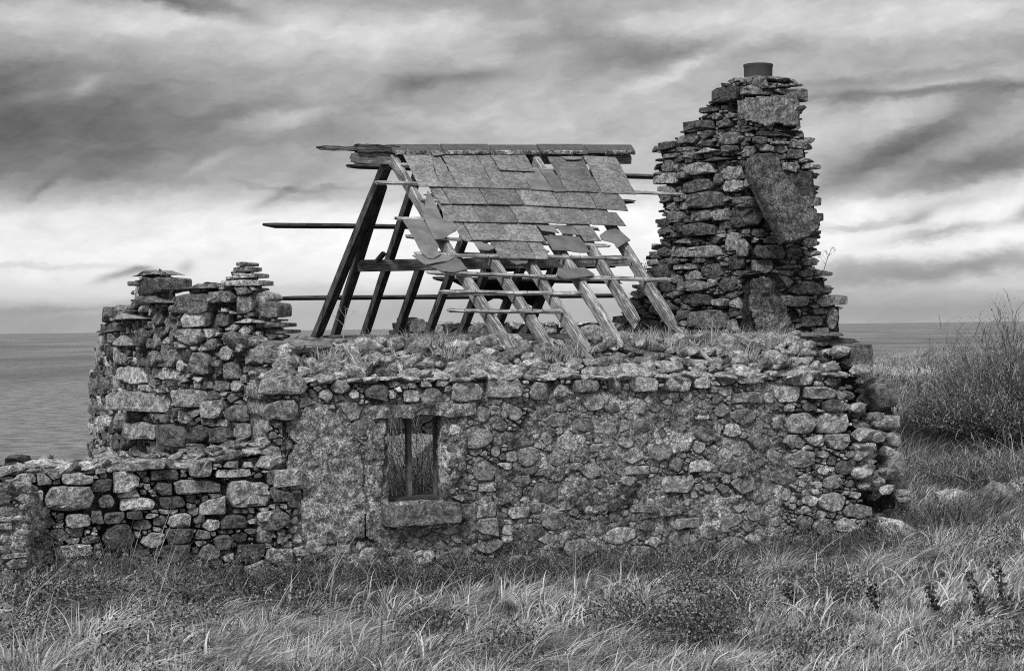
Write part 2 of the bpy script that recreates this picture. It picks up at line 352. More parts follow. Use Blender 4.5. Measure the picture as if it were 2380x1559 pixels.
def cells(poly_szs, asp, sizes, manual=(), holes=(), n_try=9000, fill=.86, gap=.012, margin=.25):
    """irregular tight-fitting stones: power diagram over darts of mixed size"""
    xs = [p[0] for p in poly_szs]; zs = [p[1] for p in poly_szs]; x0, x1, z0, z1 = min(xs), max(xs), min(zs), max(zs)
    S = []
    for (x, z, w, h) in manual: S.append((x, z, h/2, (w/max(h, 1e-3)), True))
    cellsz = max(sizes)*2.2*asp; grid = {}
    def near(x, z):
        gx, gz = int(x//cellsz), int(z//cellsz)
        for i in range(gx-1, gx+2):
            for j in range(gz-1, gz+2): yield from grid.get((i, j), ())
    def addg(k): grid.setdefault((int(S[k][0]//cellsz), int(S[k][1]//cellsz)), []).append(k)
    for k in range(len(S)): addg(k)
    wts = [2.0**k for k in range(len(sizes))]; rs = sorted([q*random.uniform(.8, 1.2) for q in random.choices(sizes, wts, k=n_try)], reverse=True)
    for r in rs:
        x, z = random.uniform(x0, x1), random.uniform(z0, z1)
        if not inside(poly_szs, x, z) or not inside(poly_szs, x, z+r*margin) or any(inside(hh, x, z) for hh in holes): continue
        ok = True
        for k in near(x, z):
            X, Zz, R, A, mn = S[k]; aa = (A*R + asp*r)/(R+r)
            if mn:
                if abs(x-X) < R*A+.55*r*asp and abs(z-Zz) < R+.55*r: ok = False; break
                continue
            if math.hypot((x-X)/aa, z-Zz) < fill*(r+R): ok = False; break
        if ok: S.append((x, z, r, asp*random.uniform(.6, 1.55), False)); addg(len(S)-1)
    arr = np.array([(s[0], s[1], s[2], s[3]) for s in S]); res = []
    for k, (x, z, r, A, mn) in enumerate(S):
        hw, hh = r*A*1.38, r*1.3
        if mn: hw, hh = r*A, r
        c4 = r*random.uniform(.05, .35)
        if mn:
            j = lambda q=.10: random.uniform(-q, q)*r
            p = [(x-hw+abs(j(.5)), z-hh+abs(j(.25))), (x+j(.5), z-hh+j()), (x+hw-abs(j(.5)), z-hh+abs(j(.25))), (x+hw, z+j(.3)), (x+hw-abs(j(.7)), z+hh-abs(j(.35))), (x+j(.5), z+hh+j()), (x-hw+abs(j(.7)), z+hh-abs(j(.35))), (x-hw, z+j(.3))]
            cx, cz = x, z; res.append(([(cx+(q[0]-cx)*.97, cz+(q[1]-cz)*.96) for q in p], cx, cz, True)); continue
        p = [(x-hw+c4*A*.3, z-hh), (x+hw-c4*A*.3, z-hh), (x+hw, z-hh+c4), (x+hw, z+hh-c4), (x+hw-c4*A*.3, z+hh), (x-hw+c4*A*.3, z+hh), (x-hw, z+hh-c4), (x-hw, z-hh+c4)]
        dd_ = np.maximum(np.abs(arr[:, 0]-x)-arr[:, 2]*arr[:, 3], 0)/asp + np.maximum(np.abs(arr[:, 1]-z)-arr[:, 2], 0); idx = [j for j in np.argsort(dd_)[:22] if j != k]
        for j in idx:
            X, Zz, R = S[j][0], S[j][1], S[j][2]
            if mn and S[j][4]: pass
            if S[j][4]:
                gx, gz = abs(x-X)-R*S[j][3], abs(z-Zz)-R
                if gx/asp > gz: sg = 1 if X > x else -1; p = clip(p, sg, 0, sg*(X-sg*R*S[j][3]))
                else: sg = 1 if Zz > z else -1; p = clip(p, 0, sg, sg*(Zz-sg*R))
                if len(p) < 3: break
                continue
            Am = (A+S[j][3])*.5
            dx, dz = (X-x)/Am, Zz-z; D = math.hypot(dx, dz)
            if D < 1e-4: continue
            f = .5 + (r*r-R*R)/(2*D*D); f = min(max(f, .15), .85)
            if mn: f = max(f, min(.92, (r*1.0)/D))
            if S[j][4] and not mn: f = min(f, max(.08, 1 - R/D))
            nx, nz = dx/D, dz/D; c = f*D; ja = random.gauss(0, .24); nx, nz = nx*math.cos(ja)-nz*math.sin(ja), nx*math.sin(ja)+nz*math.cos(ja)
            # plane in scaled space: ((p-x)/Am)*nx + (pz-z)*nz = c
            p = clip(p, nx/Am, nz, c + x*nx/Am + z*nz)
            if len(p) < 3: break
        if len(p) < 3: continue
        for hh_ in holes:
            if any(inside(hh_, *q) for q in p): p = [q for q in p if not inside(hh_, *q)]
        if len(p) < 3 or area(p) < (sizes[-1]*.7)**2: continue
        gx_, gz_ = x, z; p = [q if inside(poly_szs, *q) else (gx_+(q[0]-gx_)*.62, gz_+(q[1]-gz_)*.62) for q in p]
        cx = sum(q[0] for q in p)/len(p); cz = sum(q[1] for q in p)/len(p); sc = max(.5, 1 - gap/math.sqrt(area(p)))
        res.append(([(cx+(q[0]-cx)*sc, cz+(q[1]-cz)*sc) for q in p], cx, cz, mn))
    return res
def stone_geo(surf, poly, bulge, back, base=0.0, n=12, flat=.68):
    q = outline_round(poly, n); n = len(q); cx = sum(p[0] for p in q)/n; cz = sum(p[1] for p in q)/n
    tx, tz = random.gauss(0, .12), random.gauss(0, .12); sz = math.sqrt(area(q))
    V_, F_ = [], []; ph = random.random()*99
    for k, (sc, dd) in enumerate(((.86, -back), (1.0, -.25*back), (1.0, bulge*.45), (.93, bulge*.9), (flat, bulge))):
        for i, p in enumerate(q):
            j = random.gauss(0, .02) if k > 1 else 0
            x = cx + (p[0]-cx)*(sc+j); z = cz + (p[1]-cz)*(sc+j)
            d = dd + base + (tx*(x-cx) + tz*(z-cz) + random.gauss(0, .10)*bulge if k > 1 else 0)
            V_.append(surf.map(x, z, d))
    V_.append(surf.map(cx+random.gauss(0, .1)*sz, cz+random.gauss(0, .1)*sz, base + bulge*(1+random.gauss(0, .15))))
    for k in range(4):
        for i in range(n): a, b = k*n+i, k*n+(i+1) % n; F_.append((a, b, b+n, a+n))
    for i in range(n): F_.append((4*n+i, 4*n+(i+1) % n, 5*n))
    F_.append(tuple(range(n-1, -1, -1)))
    return V_, F_
def rock_geo(c, size, rot=0.0, tilt=(0, 0), boxy=.5, npt=22):
    bm = bmesh.new(); R = (Matrix.Rotation(rot, 3, 'Z') @ Matrix.Rotation(tilt[0], 3, 'X') @ Matrix.Rotation(tilt[1], 3, 'Y'))
    for i in range(npt):
        zz = 1-2*(i+.5)/npt; r = math.sqrt(1-zz*zz); a = i*2.39996+random.uniform(-.3, .3)
        d = Vector((r*math.cos(a), r*math.sin(a), zz)); m = max(abs(d.x), abs(d.y), abs(d.z)); k = (1-boxy)+boxy/m
        d = d*k*random.uniform(.82, 1.08)
        bm.verts.new(Vector(c) + R @ Vector((d.x*size[0]/2, d.y*size[1]/2, d.z*size[2]/2)))
    r_ = bmesh.ops.convex_hull(bm, input=bm.verts)
    bmesh.ops.delete(bm, geom=[g for g in r_['geom_interior'] if isinstance(g, bmesh.types.BMVert)], context='VERTS')
    bm.verts.index_update(); V_ = [v.co.copy() for v in bm.verts]; F_ = [tuple(v.index for v in f.verts) for f in bm.faces]; bm.free(); return V_, F_
def rock(name, c, size, mat, parent=None, rot=None, tilt=None, boxy=.45, rnd=None, npt=22):
    V_, F_ = rock_geo(c, size, random.random()*6.3 if rot is None else rot, tilt if tilt else (random.gauss(0, .2), random.gauss(0, .2)), boxy, npt)
    return mesh(name, V_, F_, mat, parent, rnd=rnd, sharp=28, origin=c)
def emit_stones(lst, parent, limit=298, rest='small_stones'):
    """lst: (area, verts, faces, mat, rnd) - the largest become stones of their own"""
    lst.sort(key=lambda a: -a[0])
    for a, v, f, m, r in lst[:limit]:
        c = Vector((0, 0, 0))
        for q in v: c += q
        mesh('stone', v, f, m, parent, rnd=r, sharp=32, origin=c/len(v))
    if len(lst) > limit:
        VV, FF, RR = [], [], []
        for a, v, f, m, r in lst[limit:]:
            o = len(VV); VV += v; FF += [tuple(i+o for i in g) for g in f]; RR += [r]*len(v)
        ob = mesh(rest, VV, FF, lst[limit][3], parent, rnd=RR, sharp=32); ob['kind'] = 'stuff'
def fb(x, y, z=0.0, o=4): return mnoise.fractal(Vector((x, y, z)), 1.0, 2.0, o)
def core(name, surf, poly, res, depth, off, mat, parent, holes=(), disp=.02, seed=0.0, dfun=None, ofun=None):
    """solid masonry core: rough front, plain back, closed sides"""
    xs = [p[0] for p in poly]; zs = [p[1] for p in poly]; nx = int((max(xs)-min(xs))/res)+1; nz = int((max(zs)-min(zs))/res)+1; x0, z0 = min(xs), min(zs)
    GX, GZ = np.meshgrid(x0+(np.arange(nx)+.5)*res, z0+(np.arange(nz)+.5)*res); ins = inside_np(poly, GX, GZ)
    for h in holes: ins &= ~inside_np(h, GX, GZ)
    vid, V_, F_ = {}, [], []; off = Vector(off)
    def vert(i, j, bk):
        k = (i, j, bk)
        if k not in vid:
            x, z = x0+i*res, z0+j*res; jx = fb(x*9+seed, z*9, 3)*res*.5; jz = fb(x*9, z*9+seed, 7)*res*.5
            dd = depth + (dfun(x, z) if dfun else 0) + disp*(fb(x*4+seed, z*6, seed)*1.2 + fb(x*22, z*26, seed, 3)*.6)
            if bk:
                v = surf.map(x+jx, z+jz, depth) + off*(ofun(x, z) if ofun else 1)
            else: v = surf.map(x+jx, z+jz, dd)
            vid[k] = len(V_); V_.append(v)
        return vid[k]
    for j in range(nz):
        for i in range(nx):
            if not ins[j, i]: continue
            F_.append((vert(i, j, 0), vert(i+1, j, 0), vert(i+1, j+1, 0), vert(i, j+1, 0)))
            for di, dj, a, b in ((-1, 0, (i, j+1), (i, j)), (1, 0, (i+1, j), (i+1, j+1)), (0, -1, (i, j), (i+1, j)), (0, 1, (i+1, j+1), (i, j+1))):
                ii, jj = i+di, j+dj
                if not (0 <= ii < nx and 0 <= jj < nz and ins[jj, ii]):
                    F_.append((vert(*b, 0), vert(*a, 0), vert(*a, 1), vert(*b, 1)))
            if (i % 1) == 0: F_.append((vert(i, j+1, 1), vert(i+1, j+1, 1), vert(i+1, j, 1), vert(i, j, 1)))
    return mesh(name, V_, F_, mat, parent, sharp=180)

# ---------------------------------------------------------------- ground
def vnoise(x, y, s=1.0, seed=0):
    """smooth value noise on arrays, about -1..1"""
    x = np.asarray(x)*s; y = np.asarray(y)*s; xi = np.floor(x).astype(np.int64); yi = np.floor(y).astype(np.int64); fx = x-xi; fy = y-yi
    fx = fx*fx*(3-2*fx); fy = fy*fy*(3-2*fy)
    def h(a, b):
        n = (a*374761393 + b*668265263 + seed*974711) & 0x7fffffff; n = ((n ^ (n >> 13))*1274126177) & 0x7fffffff; return ((n ^ (n >> 16)) & 0xffff)/32767.5-1
    return (h(xi, yi)*(1-fx)+h(xi+1, yi)*fx)*(1-fy)+(h(xi, yi+1)*(1-fx)+h(xi+1, yi+1)*fx)*fy
def sstep(a, b, x): t = np.clip((x-a)/(b-a), 0, 1); return t*t*(3-2*t)
def tm(x, y):
    dx, dy = x-F2.x, y-F2.y; return dx*CO+dy*SI, dx*(-SI)+dy*CO       # along the wall, behind the wall
def ground(x, y):
    x = np.asarray(x, float); y = np.asarray(y, float); t, m = tm(x, y)
    g = -.13 + .24*sstep(-1.5, -4, t) + .04*vnoise(x, y, .7, 1) + .04*vnoise(x, y, 1.9, 2) + .06*sstep(-1.2, -3, m)
    g = g + .02*sstep(-2.2, -.2, m)*sstep(1, -.1, m)                      # banked up at the wall foot
    bank = sstep(2.9, 4.9, t)*(.30*sstep(-2.2, .2, m) + 1.18*sstep(-.1, 5.4, m)); g = g + bank
    g = g + .12*sstep(-1.5, -3.5, m)*sstep(-1, 4, x)
    cliff = sstep(11.5, 19, m); g = g*(1-cliff) - 9.5*cliff
    return g
def build_ground():
    ys = np.concatenate([np.arange(2, 8, .5), np.arange(8, 20, .1), np.arange(20, 45, .5)]); u = np.linspace(-1, 1, 180)
    Y, U = np.meshgrid(ys, u, indexing='ij'); X = U*(Y*.55+3); Z_ = ground(X, Y); Vv = np.stack([X, Y, Z_], -1).reshape(-1, 3)
    a, b = Y.shape; I = np.arange(a*b).reshape(a, b); F_ = np.stack([I[:-1, :-1], I[:-1, 1:], I[1:, 1:], I[1:, :-1]], -1).reshape(-1, 4)
    o = mesh('ground', Vv, F_, M_SOIL, sharp=180); tag(o, 'rough grassy ground round the ruined cottage', kind='structure')
    # land beyond that patch
    xs = np.concatenate([-np.geomspace(12, 400, 20)[::-1], np.linspace(-11, 11, 8), np.geomspace(12, 400, 20)])
    ys2 = np.concatenate([[-300, -100, -30, -8], np.arange(0, 45, 3)])
    Y, X = np.meshgrid(ys2, xs, indexing='ij'); t, m = tm(X, Y); Z_ = ground(X, Y) - .25 - 9*0; Vv = np.stack([X, Y, Z_], -1).reshape(-1, 3)
    a, b = Y.shape; I = np.arange(a*b).reshape(a, b); F_ = np.stack([I[:-1, :-1], I[:-1, 1:], I[1:, 1:], I[1:, :-1]], -1).reshape(-1, 4)
    tag(mesh('hillside_terrain', Vv, F_, M_SOIL, sharp=180), 'open coastal land around the field', kind='structure')
m_, t_, b_ = material('soil_and_thatch'); M_SOIL = m_; P_ = t_.new('ShaderNodeTexCoord').outputs['Object']
grey(t_, b_, t_.m('MULTIPLY', t_.step(t_.noise(P_, 60, 5, .7), .3, .7, .4, 1.6), t_.step(t_.noise(P_, 1.5, 4, .6), .3, .7, .05, .13))); bump(t_, b_, t_.noise(P_, 40, 5, .7), 1, .05)
build_ground()
# sea
m_, t_, b_ = material('sea_water'); M_SEA = m_; P_ = t_.new('ShaderNodeTexCoord').outputs['Object']
sx = t_.new('ShaderNodeSeparateXYZ'); t_.l.new(P_, sx.inputs[0])
b_.inputs['Roughness'].default_value = .35; b_.inputs['Specular IOR Level'].default_value = .3
dist_ = sx.outputs[1]
w1 = t_.noise(t_.vec(t_.m('MULTIPLY', sx.outputs[0], .42), t_.m('MULTIPLY', sx.outputs[1], .55), 0.0), 1, 7, .66)
w2 = t_.noise(t_.vec(t_.m('MULTIPLY', sx.outputs[0], .012), t_.m('MULTIPLY', sx.outputs[1], .006), 4.0), 1, 5, .6)
grey(t_, b_, t_.m('MULTIPLY', t_.step(w1, .38, .62, .5, 1.5), t_.step(w2, .40, .60, .10, .22)))
n_ = bump(t_, b_, w1, 1, 1.2)
ys = np.geomspace(30, 40000, 60); xs = np.linspace(-1.2, 1.2, 30); Y, U = np.meshgrid(ys, xs, indexing='ij'); X = U*(Y+30)
Vv = np.stack([X, Y, np.full_like(X, -7.0)], -1).reshape(-1, 3); a, b = Y.shape; I = np.arange(a*b).reshape(a, b)
tag(mesh('sea_water', Vv, np.stack([I[:-1, :-1], I[:-1, 1:], I[1:, 1:], I[1:, :-1]], -1).reshape(-1, 4), M_SEA), 'grey rippled sea reaching the horizon', kind='structure')

# ---------------------------------------------------------------- walls
def man(surf, lst):
    out = []
    for (cx, cy, w, h) in lst:
        a = surf.inv(cx-w/2, cy); b = surf.inv(cx+w/2, cy); c = surf.inv(cx, cy-h/2); d = surf.inv(cx, cy+h/2); m = surf.inv(cx, cy)
        out.append((m[0], m[1], abs(b[0]-a[0]), abs(c[1]-d[1])))
    return out
FRONT = Surf([F2 - Vector((CO, SI))*6, F2 + Vector((CO, SI))*8])
def pan(u): return FRONT.inv(u, 1000)[0]
# --- front wall
fw = empty('front_wall', (F2.x+.9, F2.y+.5, 0), 'long front wall of rough stone with a small window below the bare rafters', 'wall')
out_f = FRONT.poly([(606, 1110), (612, 990), (596, 900), (600, 878), (700, 882), (900, 890), (1300, 880), (1700, 872), (1930, 868), (1965, 905), (1972, 985), (1985, 1100), (2000, 1200), (2012, 1385), (1300, 1400), (620, 1420)])
win = FRONT.poly([(902, 968), (1028, 968), (1028, 1160), (902, 1160)])
wx0, wx1 = min(p[0] for p in win), max(p[0] for p in win); wz0, wz1 = min(p[1] for p in win), max(p[1] for p in win)
win = [(wx0, wz0), (wx1, wz0), (wx1, wz1), (wx0, wz1)]
def niche(x, z):
    d = max(wx0-x, x-wx1, 0); return .17 + .83*float(sstep(.05, .45, d)) if wz0-.1 < z < wz1+.06 else 1.0
def front_depth(x, z):
    # mortar is flush low down and raked out near the top, the right end and the left end
    u_top = sstep(1.42, 1.58, z); right = sstep(pan(1800), pan(1900), x); left = sstep(pan(720), pan(640), x)
    patch = fb(x*1.6, z*1.9, 2.0, 3)
    return float(-.010 - .07*max(u_top, right*.8, left*.9) - .018*max(patch, 0))
out_fc = FRONT.poly([(634, 1110), (636, 990), (622, 905), (640, 888), (700, 884), (900, 892), (1300, 882), (1700, 874), (1925, 872), (1955, 905), (1962, 985), (1975, 1100), (1990, 1200), (2005, 1385), (1300, 1400), (634, 1420)])
core('mortar_core', FRONT, out_fc, .022, .004, -N3*.75, M_MORTAR, fw, holes=[win], disp=.022, dfun=front_depth, ofun=niche)
lintel_zone = FRONT.poly([(862, 936), (1112, 934), (1112, 966), (862, 968)]); sill_zone = FRONT.poly([(882, 1155), (1066, 1155), (1066, 1222), (882, 1222)])
patchA = FRONT.poly([(666, 977), (690, 955), (715, 945), (752, 939), (777, 963), (795, 985), (814, 1022), (835, 1043), (843, 1083), (843, 1123), (848, 1158), (846, 1203), (843, 1251), (816, 1254), (770, 1262), (720, 1267), (699, 1249), (700, 1177), (704, 1139), (662, 1097), (670, 1065), (688, 1030), (667, 1006)])
patchB = FRONT.poly([(850, 1160), (862, 1210), (930, 1232), (938, 1250), (905, 1292), (880, 1262), (850, 1245)])
mf = [(655, 895, 120, 46), (650, 953, 88, 50), (1085, 910, 76, 50), (955, 920, 38, 32), (1005, 920, 52, 40), (1170, 901, 84, 54), (1253, 909, 48, 46), (1303, 908, 38, 32), (1360, 896, 66, 32),
      (1493, 893, 66, 36), (1427, 893, 32, 36), (1575, 893, 62, 36), (1628, 890, 38, 26), (1743, 879, 58, 26), (1829, 915, 58, 40), (1905, 912, 80, 30), (1735, 924, 74, 28), (1860, 879, 62, 34),
      (1858, 982, 70, 52), (1932, 982, 72, 50), (1786, 924, 25, 26), (1130, 1190, 46, 26), (1133, 1130, 44, 24), (1205, 1190, 50, 30), (1570, 1125, 70, 44), (1605, 1120, 22, 44), (1370, 1185, 26, 20), (1495, 1180, 66, 20),
      (1620, 1213, 110, 24), (1480, 1092, 60, 20), (1400, 1040, 60, 20), (760, 945, 40, 10), (735, 1268, 50, 34), (700, 1280, 40, 26), (690, 1250, 24, 26), (880, 990, 34, 40), (872, 1050, 40, 20), (1190, 1060, 30, 26), (690, 1118, 50, 40)]
st = cells(out_f, 1.45, [.085, .062, .046, .035, .027, .02, .015], man(FRONT, mf), [win, lintel_zone, sill_zone, patchA, patchB], 24000, .80)
lst = []
for poly, cx, cz, mn in st:
    a = area(poly); fd = front_depth(cx, cz); openj = min(1, -fd/.05); sz = math.sqrt(a)
    if openj < .4 and not mn and random.random() < .10: continue                       # hidden under mortar
    b = min(.05, sz*.22)*(.42+.58*openj)*random.uniform(.7, 1.2)
    base = .012*openj + (random.uniform(-.016, .010) if openj < .5 else random.uniform(-.01, .03))
    v, f = stone_geo(FRONT, poly, b, .12, base, flat=.82 if openj < .5 else .7); lst.append((a, v, f, M_STONE, (random.random()**1.1 if openj > .5 else (random.uniform(.8, 1) if random.random() < .1 else random.uniform(.15, .65))) if not mn else random.uniform(.35, 1)))
emit_stones(lst, fw)
core('render_patch', FRONT, patchA, .016, .020, -N3*.05, M_RENDER, fw, disp=.014, seed=4)
core('render_patch', FRONT, patchB, .016, .018, -N3*.05, M_RENDER, fw, disp=.014, seed=9)
def smear(u, v, ru, rv, k):
    pts = []; ph = random.random()*9
    for i in range(26):
        a = 2*math.pi*i/26; r = 1+.5*mnoise.noise(Vector((math.cos(a)*1.4+ph, math.sin(a)*1.4, k)))+.2*mnoise.noise(Vector((math.cos(a)*5+ph, math.sin(a)*5, k))); pts.append((u+ru*r*math.cos(a), v+rv*r*math.sin(a)))
    core('render_patch', FRONT, FRONT.poly(pts), .018, .012, -N3*.05, M_MORTAR if k % 2 else M_RENDER, fw, disp=.020, seed=k*3.1)
for k, q in enumerate(((1455, 1030, 70, 52), (1370, 1150, 90, 40), (1250, 1010, 40, 34), (1560, 1020, 46, 34), (1690, 1080, 56, 34), (1110, 1230, 44, 30), (872, 1060, 24, 86), (1062, 1050, 26, 70), (950, 1268, 60, 30), (1180, 1130, 30, 50), (1530, 1180, 60, 24), (1810, 1130, 50, 50), (1290, 1090, 34, 26), (1640, 1000, 34, 30), (1900, 1150, 40, 50))): smear(*q, k)
# stones that face the window reveals
def box_geo(c, ex, ey, ez, dims, jit=0.0):
    V_ = []
    for k in (-1, 1):
        for j in (-1, 1):
            for i in (-1, 1): V_.append(Vector(c)+ex*(i*dims[0]/2+random.gauss(0, jit))+ey*(j*dims[1]/2+random.gauss(0, jit))+ez*(k*dims[2]/2+random.gauss(0, jit)))
    return V_, [(0, 2, 3, 1), (4, 5, 7, 6), (0, 1, 5, 4), (2, 6, 7, 3), (0, 4, 6, 2), (1, 3, 7, 5)]
def slab(name, c, ex, ey, ez, dims, mat, parent, rough=.01, res=.03, rnd=None):
    """rough-faced solid block: displaced subdivided box"""
    bm = bmesh.new(); V_, F_ = box_geo((0, 0, 0), V(1, 0, 0), V(0, 1, 0), V(0, 0, 1), dims)
    bv = [bm.verts.new(v) for v in V_]; [bm.faces.new([bv[i] for i in f]) for f in F_]
    for ax in range(3):
        n = max(1, min(60, int(dims[ax]/res)))
        for k in range(1, n):
            co = [0, 0, 0]; co[ax] = -dims[ax]/2+dims[ax]*k/n; no = [0, 0, 0]; no[ax] = 1
            bmesh.ops.bisect_plane(bm, geom=bm.verts[:]+bm.edges[:]+bm.faces[:], plane_co=co, plane_no=no)
    sd_ = random.random()*50; out = []
    for v in bm.verts:
        p = v.co.copy(); r = [abs(p[i])*2/dims[i] for i in range(3)]; k = sum(1 for i in r if i > .98)
        sh = 1 - .012*k*(k > 1); n = Vector((fb(p.x*6+sd_, p.y*6, p.z*6), fb(p.x*6, p.y*6+sd_, p.z*6), fb(p.x*6, p.y*6, p.z*6+sd_)))*rough
        q = p*sh + n; out.append(Vector(c)+ex*q.x+ey*q.y+ez*q.z)
    bm.verts.index_update(); F_ = [tuple(v.index for v in f.verts) for f in bm.faces]; bm.free()
    return mesh(name, out, F_, mat, parent, rnd=rnd, sharp=50)
Z3 = V(0, 0, 1)
s_l, z_l = FRONT.inv(985, 953); slab('lintel', FRONT.map(s_l, z_l, -.03), E3, N3, Z3, (.92, .16, .105), M_MORTAR, fw, .022)
s_l, z_l = FRONT.inv(973, 1196); slab('window_sill', FRONT.map(s_l, z_l+.012, -.02), E3, N3, Z3, (.645, .32, .155), M_SMOOTH, fw, .012, rnd=.9)
slab('sill_board', FRONT.map((wx0+wx1)/2, wz0+.006, -.24), E3, N3, Z3, (wx1-wx0+.3, .26, .02), M_WOODDARK, fw, .004)
for u_ in (949, 1014):
    S2 = Surf([F2 - Vector((CO, SI))*6 + Vector((-SI, CO))*.25, F2 + Vector((CO, SI))*8 + Vector((-SI, CO))*.25]); sp_s = S2.inv(u_, 1060)[0]
    slab('window_frame', FRONT.map(sp_s, (wz0+wz1)/2, -.25), E3, N3, Z3, (.038, .06, wz1-wz0+.05), M_FRAME, fw, .004)
slab('window_frame', FRONT.map((wx0+wx1)/2, wz1-.0, -.3), E3, N3, Z3, (wx1-wx0, .07, .04), M_WOODDARK, fw, .004)
# --- wall head: earth and loose rubble rising to the wall plate
def head_z(s, m, zf, zb): return zf + (zb-zf)*sstep(0, .8, m)
def rubble_bed(name, s0, s1, m0, m1, zfun, parent, mat, res=.035, seed=0):
    ns = int((s1-s0)/res); nm = int((m1-m0)/res); V_, F_ = [], []
    for j in range(nm+1):
        for i in range(ns+1):
            s = s0+(s1-s0)*i/ns; m = m0+(m1-m0)*j/nm; z = zfun(s, m)+.035*fb(s*7, m*7, seed)+.02*fb(s*25, m*25, seed)
            V_.append(FRONT.map(s, z, -m))
    for j in range(nm):
        for i in range(ns): a = j*(ns+1)+i; F_.append((a, a+1, a+ns+2, a+ns+1))
    return mesh(name, V_, F_, mat, parent, sharp=180)
sL, sR = pan(600), pan(1955)
def z_at(u, v, m):
    """height of picture point (u,v) on the vertical plane m behind the wall face"""
    S_ = Surf([F2 - Vector((CO, SI))*6 + Vector((-SI, CO))*m, F2 + Vector((CO, SI))*8 + Vector((-SI, CO))*m]); return S_.inv(u, v)
zf_l, zf_r = FRONT.inv(620, 884)[1], FRONT.inv(1900, 872)[1]; zb_l, zb_r = z_at(640, 800, .8)[1], z_at(1900, 783, .8)[1]
def headz(s, m):
    k = (s-sL)/(sR-sL); return head_z(s, m, zf_l+(zf_r-zf_l)*k, zb_l+(zb_r-zb_l)*k) - .02
rubble_bed('rubble_earth', sL+.03, sR+.12, .05, .95, lambda s, m: headz(s, m)-.02*(m < .15), fw, M_FILL)
lst = []
def rub(s, m, w, d, h, rnd=None, lift=.35, tilt=None, boxy=.35, zf=headz, mat=M_RUBBLE, rot=None):
    c = FRONT.map(s, zf(s, m)+h*lift, -m); v, f = rock_geo(c, (w, d, h), (TH+random.gauss(0, .5)) if rot is None else rot, tilt or (random.gauss(0, .28), random.gauss(0, .28)), boxy, 20)
    return (w*h, v, f, mat, random.random() if rnd is None else rnd)
# flat coping stones along the front edge, then loose stones behind them
x = sL+.05
while x < sR:
    w = random.uniform(.08, .26); h = random.uniform(.03, .06); lst.append(rub(x+w/2, random.uniform(-.01, .06), w*1.1, random.uniform(.14, .22), h*1.2, random.uniform(.3, 1), random.uniform(.1, .6), (random.gauss(0, .08), random.gauss(0, .1)), .6)); x += w*.95
for _ in range(520):
    s = random.uniform(sL, sR); m = random.uniform(.06, .8); w = random.choice((.05, .07, .09, .12, .15, .19)); lst.append(rub(s, m, w*random.uniform(1, 1.5), w, w*random.uniform(.4, .8), None, .3))
for (u, v_, w, h, rr) in ((1603, 862, .16, .055, 1), (970, 885, .26, .07, .8), (1022, 883, .22, .065, .95), (1672, 848, .1, .1, .8), (1425, 862, .15, .05, .9), (1372, 857, .2, .06, .6), (1190, 872, .12, .04, .8), (1146, 850, .12, .08, .85), (875, 838, .11, .09, .7), (610, 848, .17, .16, .6), (660, 845, .14, .09, .5), (905, 822, .12, .08, .7), (1090, 855, .14, .05, .9), (1300, 868, .14, .05, .7), (1790, 850, .14, .07, .6), (1870, 850, .22, .1, .5), (1020, 860, .1, .07, .8)):
    m = .08 + (885-v_)*.009; s = z_at(u, v_, max(m, .02))[0]; lst.append(rub(s, max(m, .03), w, w*.8, h, rr, .5, (random.gauss(0, .1), random.gauss(0, .1)), .5))
    lst[-1] = (9,) + lst[-1][1:]
lst.sort(key=lambda a: -a[0])
headw = empty('loose_wall_head', (F2.x+.9, F2.y+.9, headz(0, .5)), 'heap of loose stones and earth along the top of the front wall', 'rubble')
emit_stones(lst, headw, 280)

# --- low wall on the left, in line with the front wall
lw = empty('low_wall', (-2.9, 12.5, .1), 'low tumbled field wall running left from the cottage front', 'wall')
LOWS = Surf([F2 - Vector((CO, SI))*6 + N3.xy*.02, F2 + Vector((CO, SI))*8 + N3.xy*.02])
out_l = LOWS.poly([(-330, 1140), (-150, 1128), (-60, 1120), (20, 1108), (100, 1096), (200, 1092), (420, 1086), (560, 1072), (625, 1060), (655, 1070), (664, 1140), (650, 1200), (660, 1300), (665, 1420), (-60, 1430), (-330, 1440)])
def low_depth(x, z): return -.085 + .075*float(sstep(LOWS.inv(110, 1200)[0], LOWS.inv(40, 1200)[0], x)*sstep(.95, .75, z))
core('earth_core', LOWS, out_l, .03, 0, -N3*.62, M_FILL, lw, disp=.025, dfun=low_depth, seed=3)
ml = [(162, 1156, 120, 62), (335, 1079, 102, 27), (464, 1087, 58, 42), (460, 1130, 118, 34), (580, 1146, 104, 66), (401, 1166, 60, 30), (180, 1208, 62, 32), (275, 1250, 78, 68), (180, 1112, 76, 28), (235, 1128, 52, 30),
      (541, 1099, 88, 20), (415, 1244, 64, 38), (544, 1212, 62, 34), (170, 1279, 90, 32), (248, 1164, 38, 34), (322, 1171, 84, 30), (331, 1219, 46, 25), (10, 1345, 50, 50), (60, 1110, 50, 22), (30, 1150, 60, 20), (620, 1200, 50, 26), (618, 1240, 48, 40)]
st = cells(out_l, 1.5, [.08, .058, .042, .03, .021, .016], man(LOWS, ml), [], 14000, .82); lst = []
for poly, cx, cz, mn in st:
    a = area(poly); sz = math.sqrt(a); v, f = stone_geo(LOWS, poly, min(.06, sz*.26)*random.uniform(.7, 1.2), .15, random.uniform(-.025, .03)); lst.append((a, v, f, M_STONE, random.random()**1.2))
def lowz(s, m): 
    k = (s-LOWS.inv(0, 1100)[0]); return LOWS.inv(0, 1106)[1] + (LOWS.inv(600, 1086)[1]-LOWS.inv(0, 1106)[1])*min(max(k/2.4, 0), 1) + .07*m + .10*float(sstep(LOWS.inv(420, 1100)[0], LOWS.inv(640, 1100)[0], s))
